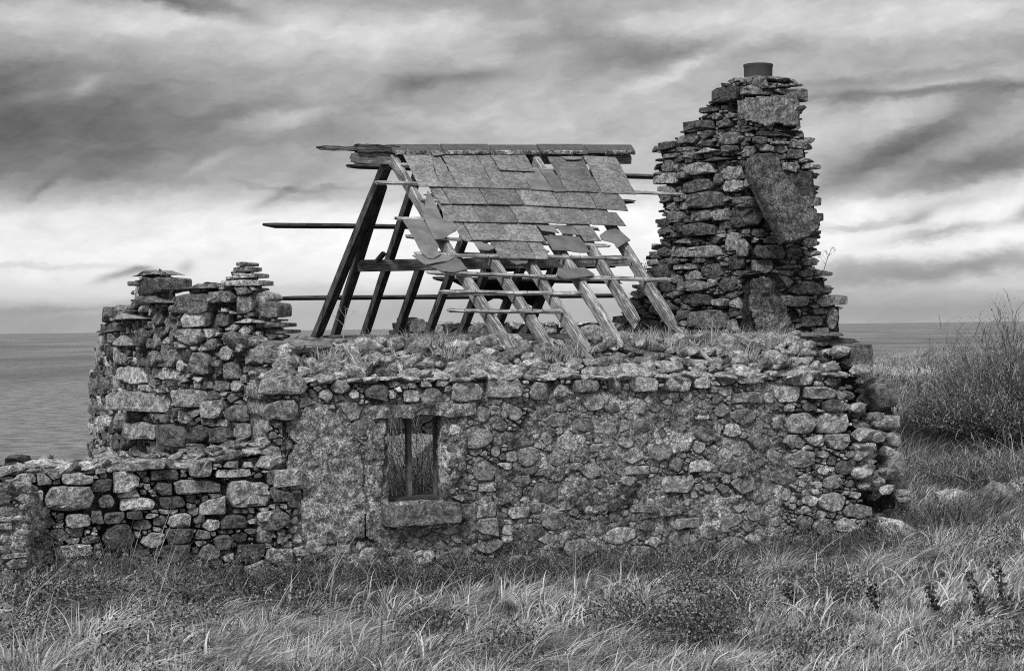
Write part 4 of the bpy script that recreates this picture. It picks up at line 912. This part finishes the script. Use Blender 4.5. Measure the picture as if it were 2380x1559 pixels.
# ---------------------------------------------------------------- fallen blocks and boulders
def lone(name, u, v, Zd, size, rot, label, cat='stone', mat=M_STONE, rnd=.5, tilt=(0, 0), boxy=.6, npt=30):
    o = rock(name, at(u, v, Zd), size, mat, None, rot, tilt, boxy, rnd, npt); return tag(o, label, cat)
slb = slab('concrete_block', at(1985, 832, 15.4), E3, N3, Z3, (.21, .3, .26), M_SMOOTH, None, .008, rnd=.6); tag(slb, 'square grey block standing upright at the right end of the wall', 'block')
lone('corner_stone', 2037, 917, 15.5, (.36, .4, .30), .5, 'dark squared corner stone leaning at the right end of the wall', rnd=.15, tilt=(.1, -.25), boxy=.8)
lone('corner_stone', 2036, 982, 15.5, (.40, .34, .17), .45, 'long squared stone just under the leaning corner stone', rnd=.5, tilt=(0, .08), boxy=.8)
lone('corner_stone', 2060, 1022, 15.5, (.25, .3, .16), .4, 'rounded block under the long squared stone at the right corner', rnd=.35, boxy=.6)
lone('corner_stone', 2018, 1020, 15.4, (.13, .2, .2), .2, 'narrow upright stone wedged left of the rounded corner block', rnd=.3, boxy=.5)
lone('corner_stone', 2072, 1078, 15.5, (.2, .3, .3), .4, 'tall lichened block at the foot of the right corner', rnd=.5, boxy=.7)
lone('corner_stone', 2004, 1050, 15.2, (.26, .25, .2), .4, 'pale lumpy stone in the broken right corner', rnd=.9, boxy=.4)
lone('corner_stone', 2022, 1120, 15.2, (.3, .28, .18), .8, 'pale round stone low in the broken right corner', rnd=.95, boxy=.35)
lone('corner_stone', 1996, 1092, 15.1, (.18, .2, .09), .8, 'small flat pale stone between two larger corner stones', rnd=1, boxy=.5)
def field_stone(u, v, size, lab, rnd, boxy=.5, npt=16, lift=.3):
    q = ghit(u, v); o = rock('boulder', q+V(0, 0, size[2]*lift), size, M_STONE, None, random.random()*3, (random.gauss(0, .1), random.gauss(0, .1)), boxy, rnd, npt); tag(o, lab, 'boulder')
field_stone(2078, 1262, (.40, .36, .30), 'large pale boulder in the grass at the right foot of the wall', .85, .6, 14, .32)
field_stone(2215, 1172, (.40, .3, .20), 'pale rounded boulder lying in the grass right of the cottage', .95, .35)
field_stone(2318, 1168, (.36, .3, .28), 'dark rounded boulder with a pale cap near the right edge', .3, .5)
field_stone(2372, 1150, (.40, .4, .24), 'flat pale boulder cut off by the right edge of the picture', .85, .5)
field_stone(8, 1440, (.2, .2, .13), 'pale stone in the grass at the lower left edge', 1, .5)
field_stone(50, 1405, (.16, .2, .1), 'small round stone in the grass below the low wall', .7, .4)
# rubble that fills the broken right corner
fr_c = empty('corner_rubble', at(1990, 1150, 15.2), 'broken right end of the front wall where stones spill towards the grass', 'rubble'); lst = []
for _ in range(260):
    v = random.uniform(800, 1260); u = 1900+random.uniform(0, 1)*(70+ (v-800)*.40) + random.uniform(-10, 10)
    w = random.choice((.07, .1, .13, .17)); Zd = random.uniform(14.9, 16.4) + (.2 if v < 900 else 0); V2, F_ = rock_geo(at(u, max(v, 815+(Zd-15)*14), Zd), (w*1.4, w, w*.7), TH, (random.gauss(0, .2), random.gauss(0, .2)), .5, 18); lst.append((w*w, V2, F_, M_STONE, random.random()))
for _ in range(70):
    u = random.uniform(1930, 2120); v = random.uniform(1230, 1310)-max(0, (u-2040))*.25; w = random.choice((.05, .08, .11, .16)); q = ghit(u, v, 10, 15.5); V2, F_ = rock_geo(q+V(0, 0, w*.2), (w*1.3, w, w*.65), random.random()*3, (random.gauss(0, .25), random.gauss(0, .25)), .5, 15); lst.append((w*w, V2, F_, M_STONE, random.uniform(.2, 1)))
emit_stones(lst, fr_c, 260)
rw = core('earth_core', Surf([plan(1880, 15.0), plan(2090, 15.9)]), Surf([plan(1880, 15.0), plan(2090, 15.9)]).poly([(1890, 840), (1960, 845), (1990, 880), (2050, 900), (2078, 960), (2085, 1110), (2090, 1260), (1890, 1280)]), .06, -.02, V(-.2, .5, 0), M_CORE, fr_c, disp=.06, seed=30)

# ---------------------------------------------------------------- vegetation
def blades(name, root, h, az, lean, width, shade, mat, label, cat=None, kind='stuff', parent=None, seg=4, curl=1.8, droop=.45, sway=0.0, taper=1.0, origin=None):
    n = len(h); root = np.asarray(root, float); k = np.linspace(0, 1, seg+1)
    dx, dy = np.cos(az), np.sin(az); out = np.zeros((n, seg+1, 3))
    horiz = (lean*h)[:, None]*(k[None, :]**curl); up = h[:, None]*(k[None, :] - (droop*np.clip(lean, 0, 1.2))[:, None]*k[None, :]**2.4)
    sw = (rng.normal(0, 1, n)*sway*h)[:, None]*np.sin(k*4.0)[None, :]
    out[..., 0] = root[:, 0:1] + dx[:, None]*horiz - dy[:, None]*sw; out[..., 1] = root[:, 1:2] + dy[:, None]*horiz + dx[:, None]*sw; out[..., 2] = root[:, 2:3] + up
    fa = rng.normal(0, .5, n); wx, wy = np.cos(fa), np.sin(fa); wd = width[:, None]*(1-.92*k[None, :]**1.6*taper)*.5
    L = out.copy(); R = out.copy(); L[..., 0] -= wx[:, None]*wd; L[..., 1] -= wy[:, None]*wd; R[..., 0] += wx[:, None]*wd; R[..., 1] += wy[:, None]*wd
    Vv = np.stack([L, R], 2).reshape(-1, 3); m = (seg+1)*2; base = (np.arange(n)*m)[:, None, None]; j = np.arange(seg)[None, :, None]*2
    F_ = (base + j + np.array([0, 1, 3, 2])[None, None, :]).reshape(-1, 4)
    o = mesh(name, Vv, F_, mat, parent, rnd=np.repeat(shade, m), attr='shade', origin=origin); 
    if kind: o['kind'] = kind
    if label: o['label'] = label
    if cat: o['category'] = cat
    return o
def leaves(name, c, size, shade, mat, label=None, kind='stuff', parent=None, cat=None, flat=.6, long=2.0, origin=None):
    n = len(size); c = np.asarray(c, float); a = rng.uniform(0, 6.283, n); el = rng.normal(.2, flat, n)
    d = np.stack([np.cos(a)*np.cos(el), np.sin(a)*np.cos(el), np.sin(el)], -1); s = rng.normal(0, 1, (n, 3)); s -= d*(s*d).sum(-1, keepdims=True); s /= np.linalg.norm(s, axis=-1, keepdims=True)
    nn = np.cross(d, s); s1 = size[:, None]
    P0 = c; P1 = c + d*s1*.5*long*.5 + s*s1*.5; P2 = c + d*s1*long*.5 + nn*s1*.15; P3 = c + d*s1*.25*long - s*s1*.5
    Vv = np.stack([P0, P1, P2, P3], 1).reshape(-1, 3); F_ = np.arange(n*4).reshape(-1, 4)
    o = mesh(name, Vv, F_, mat, parent, rnd=np.repeat(shade, 4), attr='shade', origin=origin)
    if kind: o['kind'] = kind
    if label: o['label'] = label
    if cat: o['category'] = cat
    return o
def scatter(n, y0, y1, p=1.0):
    y = y0 + (y1-y0)*rng.random(n)**p; x = rng.uniform(-.40, .40, n)*y; return x, y
def keep_out(x, y):
    t, m = tm(x, y); s_ = t + 6
    inb = (t > -2.25) & (t < 3.45) & (m > -.02) & (m < 7.4); inl = (t <= -2.25) & (m > -.02) & (m < .7)
    return inb | inl
G_AZ = .15   # the wind has combed the grass to the right
# short turf
x, y = scatter(370000, 8.2, 15.5, .9); k = ~keep_out(x, y); x, y = x[k], y[k]; t, m = tm(x, y)
dens = vnoise(x, y, 1.3, 5)*.6 + vnoise(x, y, 3.7, 6)*.4
k = (rng.random(len(x)) < np.clip(.62+.75*dens, .10, 1)*np.where(m > -1.0, .45, 1)); x, y, t, m = x[k], y[k], t[k], m[k]
k = rng.random(len(x)) < .8; x, y, t, m = x[k], y[k], t[k], m[k]; n = len(x)
ln = vnoise(x, y, .9, 8); h = np.clip(.075+.045*ln+.03*rng.normal(0, 1, n), .025, .26); az = G_AZ + 1.6*vnoise(x, y, .9, 9) + rng.normal(0, 1.2, n); lean = np.clip(.75+.3*rng.normal(0, 1, n), .1, 1.6)
sh = np.clip(.46+.25*vnoise(x, y, 2.3, 12)+.20*vnoise(x, y, 6.0, 13)+.30*rng.normal(0, 1, n), 0, 1)
blades('meadow_grass', np.stack([x, y, ground(x, y)-.01], -1), h, az, lean, np.full(n, .0075)*rng.uniform(.6, 1.3, n), sh, M_GRASS, 'short matted turf in front of the cottage', seg=3)
# long combed tussocks
def tussock(cxy, nb, rad, hh, lean0, az0, sh0, spread=.5):
    N = len(cxy); tot = int(np.sum(nb)); idx = np.repeat(np.arange(N), nb); r = rad[idx]*np.sqrt(rng.random(tot)); a = rng.uniform(0, 6.283, tot)
    x = cxy[idx, 0]+r*np.cos(a); y = cxy[idx, 1]+r*np.sin(a)*.8; h = hh[idx]*rng.uniform(.5, 1.15, tot)
    lx = np.cos(az0[idx])*lean0[idx] + spread*np.cos(a)*r/rad[idx] + rng.normal(0, .34, tot); ly = np.sin(az0[idx])*lean0[idx] + spread*np.sin(a)*r/rad[idx] + rng.normal(0, .34, tot)
    return x, y, h, np.arctan2(ly, lx), np.hypot(lx, ly), np.clip(sh0[idx]+rng.normal(0, .27, tot), 0, 1)
N = 560; cx_, cy_ = scatter(N, 8.4, 14.8, .9); k = ~keep_out(cx_, cy_) & (vnoise(cx_, cy_, 1.1, 21) > -.25); cxy = np.stack([cx_[k], cy_[k]], -1); N = len(cxy)
flow = .1+.6*vnoise(cxy[:, 0], cxy[:, 1], .6, 22)
x, y, h, az, lean, sh = tussock(cxy, rng.integers(40, 120, N), rng.uniform(.05, .16, N), rng.uniform(.12, .34, N), rng.uniform(.3, 1.6, N), flow + rng.normal(0, .6, N), rng.uniform(.3, .8, N), spread=.9)
k = ~keep_out(x, y); x, y, h, az, lean, sh = x[k], y[k], h[k], az[k], lean[k], sh[k]; n = len(x)
h = h*(1-.45*sstep(.4, 2.2, x)*sstep(12.6, 11.5, y))
blades('long_grass', np.stack([x, y, ground(x, y)-.01], -1), h, az, lean, rng.uniform(.004, .0095, n)*np.where(rng.random(n) < .12, 1.7, 1), sh, M_GRASS, 'long wind-combed grass tussocks before the wall', seg=5, droop=.5)
n = 5200; x, y = scatter(n, 8.3, 14.2, .9); k = ~keep_out(x, y) & (vnoise(x, y, 1.6, 51) > -.1); x, y = x[k], y[k]; n = len(x)
blades('broad_grass', np.stack([x, y, ground(x, y)-.01], -1), rng.uniform(.08, .34, n), G_AZ+rng.normal(0, 1.3, n), np.clip(rng.normal(.9, .4, n), .1, 1.8), rng.uniform(.009, .018, n), np.clip(rng.normal(.62, .25, n), 0, 1), M_GRASS, 'coarse bent grass blades scattered through the turf', seg=5, droop=.55, sway=.04)
# grass on the bank to the right
x, y = scatter(190000, 13.0, 29, 1.0); t, m = tm(x, y); k = (t > 3.5) & (m > -.8) & (x > .2*y); x, y = x[k], y[k]; n = len(x)
h = np.clip(.16+.10*vnoise(x, y, .9, 31)+.05*rng.normal(0, 1, n), .05, .5); az = .3+1.3*vnoise(x, y, .8, 32)+rng.normal(0, .7, n); sh = np.clip(.40+.34*vnoise(x, y, 1.1, 33)+.22*vnoise(x, y, 3.1, 34)+.24*rng.normal(0, 1, n), 0, 1)
blades('bank_grass', np.stack([x, y, ground(x, y)-.01], -1), h, az, np.clip(.8+.35*rng.normal(0, 1, n), .1, 1.7), rng.uniform(.005, .011, n), sh, M_GRASS, 'rough grass covering the bank right of the cottage', seg=4)
# low leafy weeds in dark drifts
pts = []
for (u, v, wpx, cnt) in ((100, 1420, 120, 10), (230, 1400, 120, 12), (400, 1470, 90, 9), (620, 1340, 160, 14), (520, 1390, 120, 8), (880, 1330, 200, 14), (1150, 1330, 200, 14), (1400, 1330, 220, 16), (1600, 1400, 160, 18), (1620, 1480, 120, 14), (1450, 1440, 80, 7), (1900, 1390, 80, 9), (1800, 1300, 160, 10), (2050, 1270, 120, 7), (1700, 1330, 140, 10), (1000, 1480, 60, 5), (330, 1530, 90, 5), (1860, 1545, 70, 4), (2340, 1540, 60, 4), (1200, 1545, 60, 4), (40, 1500, 100, 8), (700, 1400, 80, 6), (2250, 1300, 100, 4)):
    for _ in range(int(cnt*1.1)):
        uu = u+random.gauss(0, wpx*.5); vv = v+random.gauss(0, 22); d = ray(uu, vv); Zg = 8.2
        while Zg < 14.8 and (EYE + d*(Zg/d.y)).z > float(ground(d.x*Zg/d.y, Zg)): Zg += .08
        q = EYE + d*(Zg/d.y); tt_, mm_ = tm(q.x, q.y)
        if mm_ > -.06: q = q - Vector((-SI, CO, 0))*(mm_+.1)
        pts.append((q.x, q.y))
pts = np.array(pts); nb = rng.integers(260, 620, len(pts)); idx = np.repeat(np.arange(len(pts)), nb); n = len(idx)
x = pts[idx, 0]+rng.normal(0, .12, n); y = pts[idx, 1]+rng.normal(0, .10, n); k = ~keep_out(x, y); x, y = x[k], y[k]; n = len(x)
z = ground(x, y)+np.abs(rng.normal(0, .085, n)); leaves('undergrowth', np.stack([x, y, z], -1), rng.uniform(.006, .019, n), np.clip(.5+.35*rng.normal(0, 1, n), 0, 1), M_LEAF, 'dark low leafy weeds along the foot of the wall', long=3.2, flat=.9)
# scrambling growth at the wall foot
x = rng.uniform(-5, 4.3, 30000); t = x; m = -np.abs(rng.normal(0, .16, len(x)))-.03; wx_, wy_ = F2.x+t*CO-m*(-SI)*-1, F2.y+t*SI+m*CO; wx_ = F2.x+t*CO+m*(-SI)
g = ground(wx_, wy_); hh = .34+.2*vnoise(t, t*0, 1.6, 41)+.10*vnoise(t, t*0, 5.1, 42)
z = g + np.abs(rng.normal(0, .5, len(x)))*hh*.8; leaves('wall_foot_weeds', np.stack([wx_, wy_, z], -1), rng.uniform(.006, .018, len(x)), np.clip(.5+.35*rng.normal(0, 1, len(x)), 0, 1), M_LEAF, 'small-leaved weeds climbing the foot of the front wall', kind='stuff')
n = 5200; t = rng.uniform(-4.8, 4.4, n); m = -np.abs(rng.normal(0, .22, n))-.04; wx_, wy_ = F2.x+t*CO+m*(-SI), F2.y+t*SI+m*CO
blades('wall_foot_stems', np.stack([wx_, wy_, ground(wx_, wy_)], -1), rng.uniform(.15, .5, n), rng.uniform(0, 6.28, n), rng.uniform(.3, 1.3, n), rng.uniform(.003, .006, n), np.clip(rng.normal(.45, .25, n), 0, 1), M_TWIG, 'tangled thin stems along the foot of the front wall', seg=5, sway=.06)
# tall dry stalks
sp_ = [(232, 1340, 275, 1165, .005), (265, 1300, 318, 1115, .006), (395, 1270, 412, 1230, .006), (300, 1490, 395, 1390, .006), (90, 1540, 130, 1380, .005), (350, 1470, 412, 1240, .005), (750, 1395, 828, 1205, .006), (768, 1400, 790, 1235, .005), (930, 1440, 1095, 1310, .007), (1000, 1420, 1060, 1300, .006), (1130, 1470, 1230, 1312, .006), (1335, 1400, 1335, 1280, .006), (1390, 1370, 1440, 1270, .005), (1580, 1360, 1710, 1240, .006), (1660, 1300, 1790, 1200, .006), (1900, 1290, 1990, 1230, .006), (1850, 1330, 1960, 1200, .005), (1040, 1500, 1300, 1440, .007), (1290, 1545, 1480, 1420, .006), (1310, 1560, 1520, 1450, .006), (2170, 1430, 2260, 1260, .006), (2190, 1420, 2370, 1250, .006), (2210, 1300, 2250, 1230, .006), (2080, 1330, 2190, 1240, .006), (2150, 1520, 2135, 1430, .007), (640, 1430, 700, 1330, .006), (60, 1560, 30, 1430, .006), (450, 1540, 540, 1430, .006), (20, 1450, 150, 1300, .005), (720, 1530, 800, 1440, .006), (2080, 1560, 2105, 1460, .006), (1180, 1560, 1240, 1480, .006), (560, 1550, 610, 1440, .006)]
R_, H_, A_, L_, W_, S_ = [], [], [], [], [], []
for (u0, v0, u1, v1, w) in sp_:
    for rep in range(2):
        uu = u0+random.gauss(0, 8)*rep; d = ray(uu, v0); Zg = 8.0
        while Zg < 13.6 and (EYE + d*(Zg/d.y)).z > float(ground(d.x*Zg/d.y, Zg)): Zg += .06
        q = EYE + d*(Zg/d.y); tt_, mm_ = tm(q.x, q.y)
        if mm_ > -.08: q = q - Vector((-SI, CO, 0))*(mm_+.1)
        sc = q.y/FPX; hgt = (v0-v1)*sc*random.uniform(.8, 1.15); dx_ = (u1-u0)*sc; R_.append((q.x, q.y, q.z)); H_.append(hgt); L_.append(min(abs(dx_)/hgt, 1.6)); A_.append(0.1 if dx_ >= 0 else math.pi); W_.append(w*random.uniform(.8, 1.1)); S_.append(random.uniform(.6, 1))
blades('dry_stalks', np.array(R_), np.array(H_), np.array(A_), np.array(L_), np.array(W_), np.array(S_), M_STRAW, 'tall pale dry grass stalks standing above the turf', seg=8, curl=1.25, droop=.12, taper=.7)
# grass and stalks on the wall head
cen = []
for (u, v) in ((735, 850), (760, 830), (870, 800), (890, 805), (800, 840), (950, 805), (975, 800), (1010, 800), (1040, 800), (1090, 860), (1105, 850), (1040, 830), (1270, 835), (1300, 830), (1340, 830), (1400, 800), (1430, 810), (1470, 805), (1500, 800), (1550, 800), (1600, 805), (1640, 810), (1680, 800), (1720, 805), (1760, 800), (1800, 810), (1700, 830), (1740, 840), (1600, 825), (1820, 850), (1480, 795), (1660, 795), (1580, 795), (1780, 815), (1540, 820)):
    m = min(.8, max(.05, (885-v)*.0085)); s, z = z_at(u, v, m); p = FRONT.map(s, headz(s, m) if v < 900 else z, -m if v < 900 else .03); cen.append((p.x, p.y, p.z))
cen = np.array(cen); nb = rng.integers(60, 130, len(cen)); idx = np.repeat(np.arange(len(cen)), nb); n = len(idx); rt = cen[idx] + rng.normal(0, 1, (n, 3))*np.array([.07, .05, .008])
az = np.arctan2(rt[:, 1]-cen[idx, 1], rt[:, 0]-cen[idx, 0])+rng.normal(0, .5, n)
blades('wall_top_grass', rt, rng.uniform(.06, .2, n), az, rng.uniform(.2, 1.1, n), rng.uniform(.003, .006, n), np.clip(rng.normal(.62, .2, n), 0, 1), M_GRASS, 'tufts of pale grass growing among the stones on the wall head')
# dead stems on the wall head
def weed(name, base, h, label, cat='dry weed', nbr=5, mat=M_STRAW, heads=True, w=.007, lean=.1, group=None, dark=.6):
    o = empty(name, base, label, cat, group); R_, H_, A_, L_, W_ = [], [], [], [], []
    R_.append(tuple(base)); H_.append(h); A_.append(.2); L_.append(lean); W_.append(w)
    for k in range(nbr):
        f = random.uniform(.35, .85); R_.append((base[0]+math.cos(.2)*lean*h*f**1.3, base[1]+.02*f, base[2]+h*f)); H_.append(h*random.uniform(.15, .35)); A_.append(random.choice((0, math.pi))+random.gauss(0, .6)); L_.append(random.uniform(.4, 1.1)); W_.append(w*.6)
    blades('stem', np.array(R_), np.array(H_), np.array(A_), np.array(L_), np.array(W_), np.full(len(H_), dark), mat, None, kind=None, parent=o, seg=6, curl=1.2, droop=.05, taper=.6)
    if heads:
        C = []
        for k in range(len(H_)):
            tip = np.array([R_[k][0]+math.cos(A_[k])*L_[k]*H_[k], R_[k][1]+math.sin(A_[k])*L_[k]*H_[k], R_[k][2]+H_[k]*(1-.05*L_[k])])
            for _ in range(14): C.append(tip+rng.normal(0, .010, 3))
        leaves('seed_head', np.array(C), rng.uniform(.006, .014, len(C)), np.full(len(C), dark), mat, kind=None, parent=o, long=1.2, flat=1.0)
    return o
weed('dry_stalk', wp(797, 800, .7), .30, 'pale dead stalk on the wall head beside the leftmost rafters', nbr=3)
weed('dry_stalk', wp(1652, 800, .4), .24, 'pale dead stalk with short twigs on the wall head below the chimney', nbr=6)
weed('dry_stalk', wp(1510, 800, .5), .17, 'short pale dead stalk on the wall head left of the chimney foot', nbr=3, heads=False)
c_ = at(1912, 640, 17.9); weed('seeding_weed', c_, .30, 'thin dark weed with seed heads growing from the right shoulder of the chimney', 'weed', nbr=7, mat=M_TWIG, w=.008, lean=.35, dark=.35)
# shrubs: woody stems and small leaves
def shrub(name, base, nst, h, rad, label, lf=4000, cat='shrub', lean=.45, w=.006, shade=.4, leafsz=(.008, .022), lshade=.35, up=.55, side=0.0, twigs=True):
    o = empty(name, base, label, cat); bx, by, bz = base
    r = rad*np.sqrt(rng.random(nst)); a = rng.uniform(0, 6.283, nst); x = bx+r*np.cos(a); y = by+r*np.sin(a)*.7; z = np.full(nst, bz) - .05
    hh = h*rng.uniform(.35, 1.0, nst)*(1-.35*(r/rad)**2)*(1+.3*vnoise(x, y, 4.0, 77)); az = np.arctan2(y-by, x-bx-side)+rng.normal(0, .5, nst); ln = lean*rng.uniform(.2, 1.4, nst)*(.4+r/rad)
    blades('stems', np.stack([x, y, z], -1), hh, az, ln, rng.uniform(.5, 1.2, nst)*w, np.clip(rng.normal(shade, .25, nst), 0, 1), M_TWIG, None, kind='stuff', parent=o, seg=7, curl=1.5, droop=.3, sway=.09, taper=.8)
    if twigs:
        k = rng.integers(0, nst, nst*4); f = rng.uniform(.35, .98, nst*4); hx = ln[k]*hh[k]*f**1.5
        tx, ty = x[k]+np.cos(az[k])*hx, y[k]+np.sin(az[k])*hx; tz = z[k]+hh[k]*(f-.3*np.clip(ln[k], 0, 1.2)*f**2.4)
        blades('twigs', np.stack([tx, ty, tz], -1), hh[k]*rng.uniform(.10, .28, len(k)), rng.uniform(0, 6.283, len(k)), rng.uniform(.3, 1.4, len(k)), np.full(len(k), w*.55), np.clip(rng.normal(shade, .25, len(k)), 0, 1), M_TWIG, None, kind='stuff', parent=o, seg=3)
    if lf:
        k = rng.integers(0, nst, lf); f = rng.uniform(.1, 1, lf); hx = ln[k]*hh[k]*f**1.5
        tx, ty = x[k]+np.cos(az[k])*hx+rng.normal(0, .03, lf), y[k]+np.sin(az[k])*hx+rng.normal(0, .03, lf); tz = z[k]+hh[k]*(f-.3*np.clip(ln[k], 0, 1.2)*f**2.4)+rng.normal(0, .03, lf)
        leaves('leaves', np.stack([tx, ty, tz], -1), rng.uniform(*leafsz, lf), np.clip(rng.normal(lshade, .25, lf), 0, 1), M_LEAF, parent=o, kind='stuff')
    return o
def gpt(u, Zd): p = plan(u, Zd); return Vector((p.x, p.y, float(ground(p.x, p.y))))
shrub('bramble_shrub', gpt(2385, 19.0), 1500, 1.55, .72, 'big twiggy shrub standing against the sea at the right edge', 30000, w=.012, shade=.62, lshade=.6, leafsz=(.010, .024), lean=.6)
shrub('bramble_shrub', gpt(2285, 18.4), 800, .95, .45, 'lower sprawling shrub at the left foot of the big one', 14000, w=.012, shade=.6, lshade=.5, leafsz=(.014, .034), lean=1.0)
shrub('bramble_shrub', gpt(2180, 18.5), 420, .6, .35, 'thin grassy bush between the corner stones and the shrubs', 4000, w=.007, shade=.65, lean=.8)
shrub('bramble_shrub', gpt(2370, 17.0), 700, .75, .8, 'low tangle of arching stems in front of the big shrub', 9000, w=.010, shade=.7, lshade=.5, lean=1.3)
shrub('reedy_bush', at(2010, 880, 16.3), 120, .42, .22, 'wispy tuft of grass stems behind the square upright block', 300, w=.004, shade=.6, lean=.4, twigs=False)
shrub('indoor_bush', V(-.86, 15.6, .0), 520, 1.75, .42, 'tangle of twigs growing inside the roofless cottage behind the window', 12000, w=.008, shade=.4, lshade=.3, lean=.75)
shrub('elder_bush', V(1.55, 18.3, .9), 90, 1.15, .35, 'thin leafy bush behind the rafters left of the chimney', 900, w=.006, shade=.3, lshade=.3, lean=.35)
shrub('bare_sapling', at(1500, 640, 18.9), 14, .42, .05, 'bare twiggy sapling beside the left edge of the chimney', 60, w=.007, shade=.3, lean=.4)
# dark docks standing in the turf at the right
for (u, v, h, lab) in ((2045, 1405, .2, 'dark curled dock plant in the turf left of the slanting ones'), (2180, 1410, .22, 'dark slanting dock spike in the middle of the right turf'), (2290, 1420, .34, 'tall dark dock cluster near the right edge of the turf'), (2345, 1400, .34, 'dark dock spike at the far right of the turf'), (1850, 1400, .2, 'small dark dock in the turf beside the weed drift')):
    d = ray(u, v+25); Zg = 8.2
    while Zg < 13 and (EYE + d*(Zg/d.y)).z > float(ground(d.x*Zg/d.y, Zg)): Zg += .05
    q = EYE + d*(Zg/d.y); o = empty('dock_plant', q, lab, 'plant', 'dark dock plants in the turf')
    n = 90; f = rng.random(n); x = q.x - h*.5*f*.6 + rng.normal(0, .018, n); y = q.y + rng.normal(0, .02, n); z = q.z + h*f
    leaves('leaves', np.stack([x, y, z], -1), rng.uniform(.015, .035, n), rng.uniform(0, .35, n), M_LEAF, parent=o, kind='stuff')
    blades('stem', np.array([[q.x, q.y, q.z-.01]]*3), np.array([h, h*.9, h*.8]), np.array([math.pi, 2.8, 3.4]), np.array([.3, .35, .2]), np.full(3, .006), np.full(3, .1), M_TWIG, None, kind=None, parent=o, seg=5, curl=1.0)
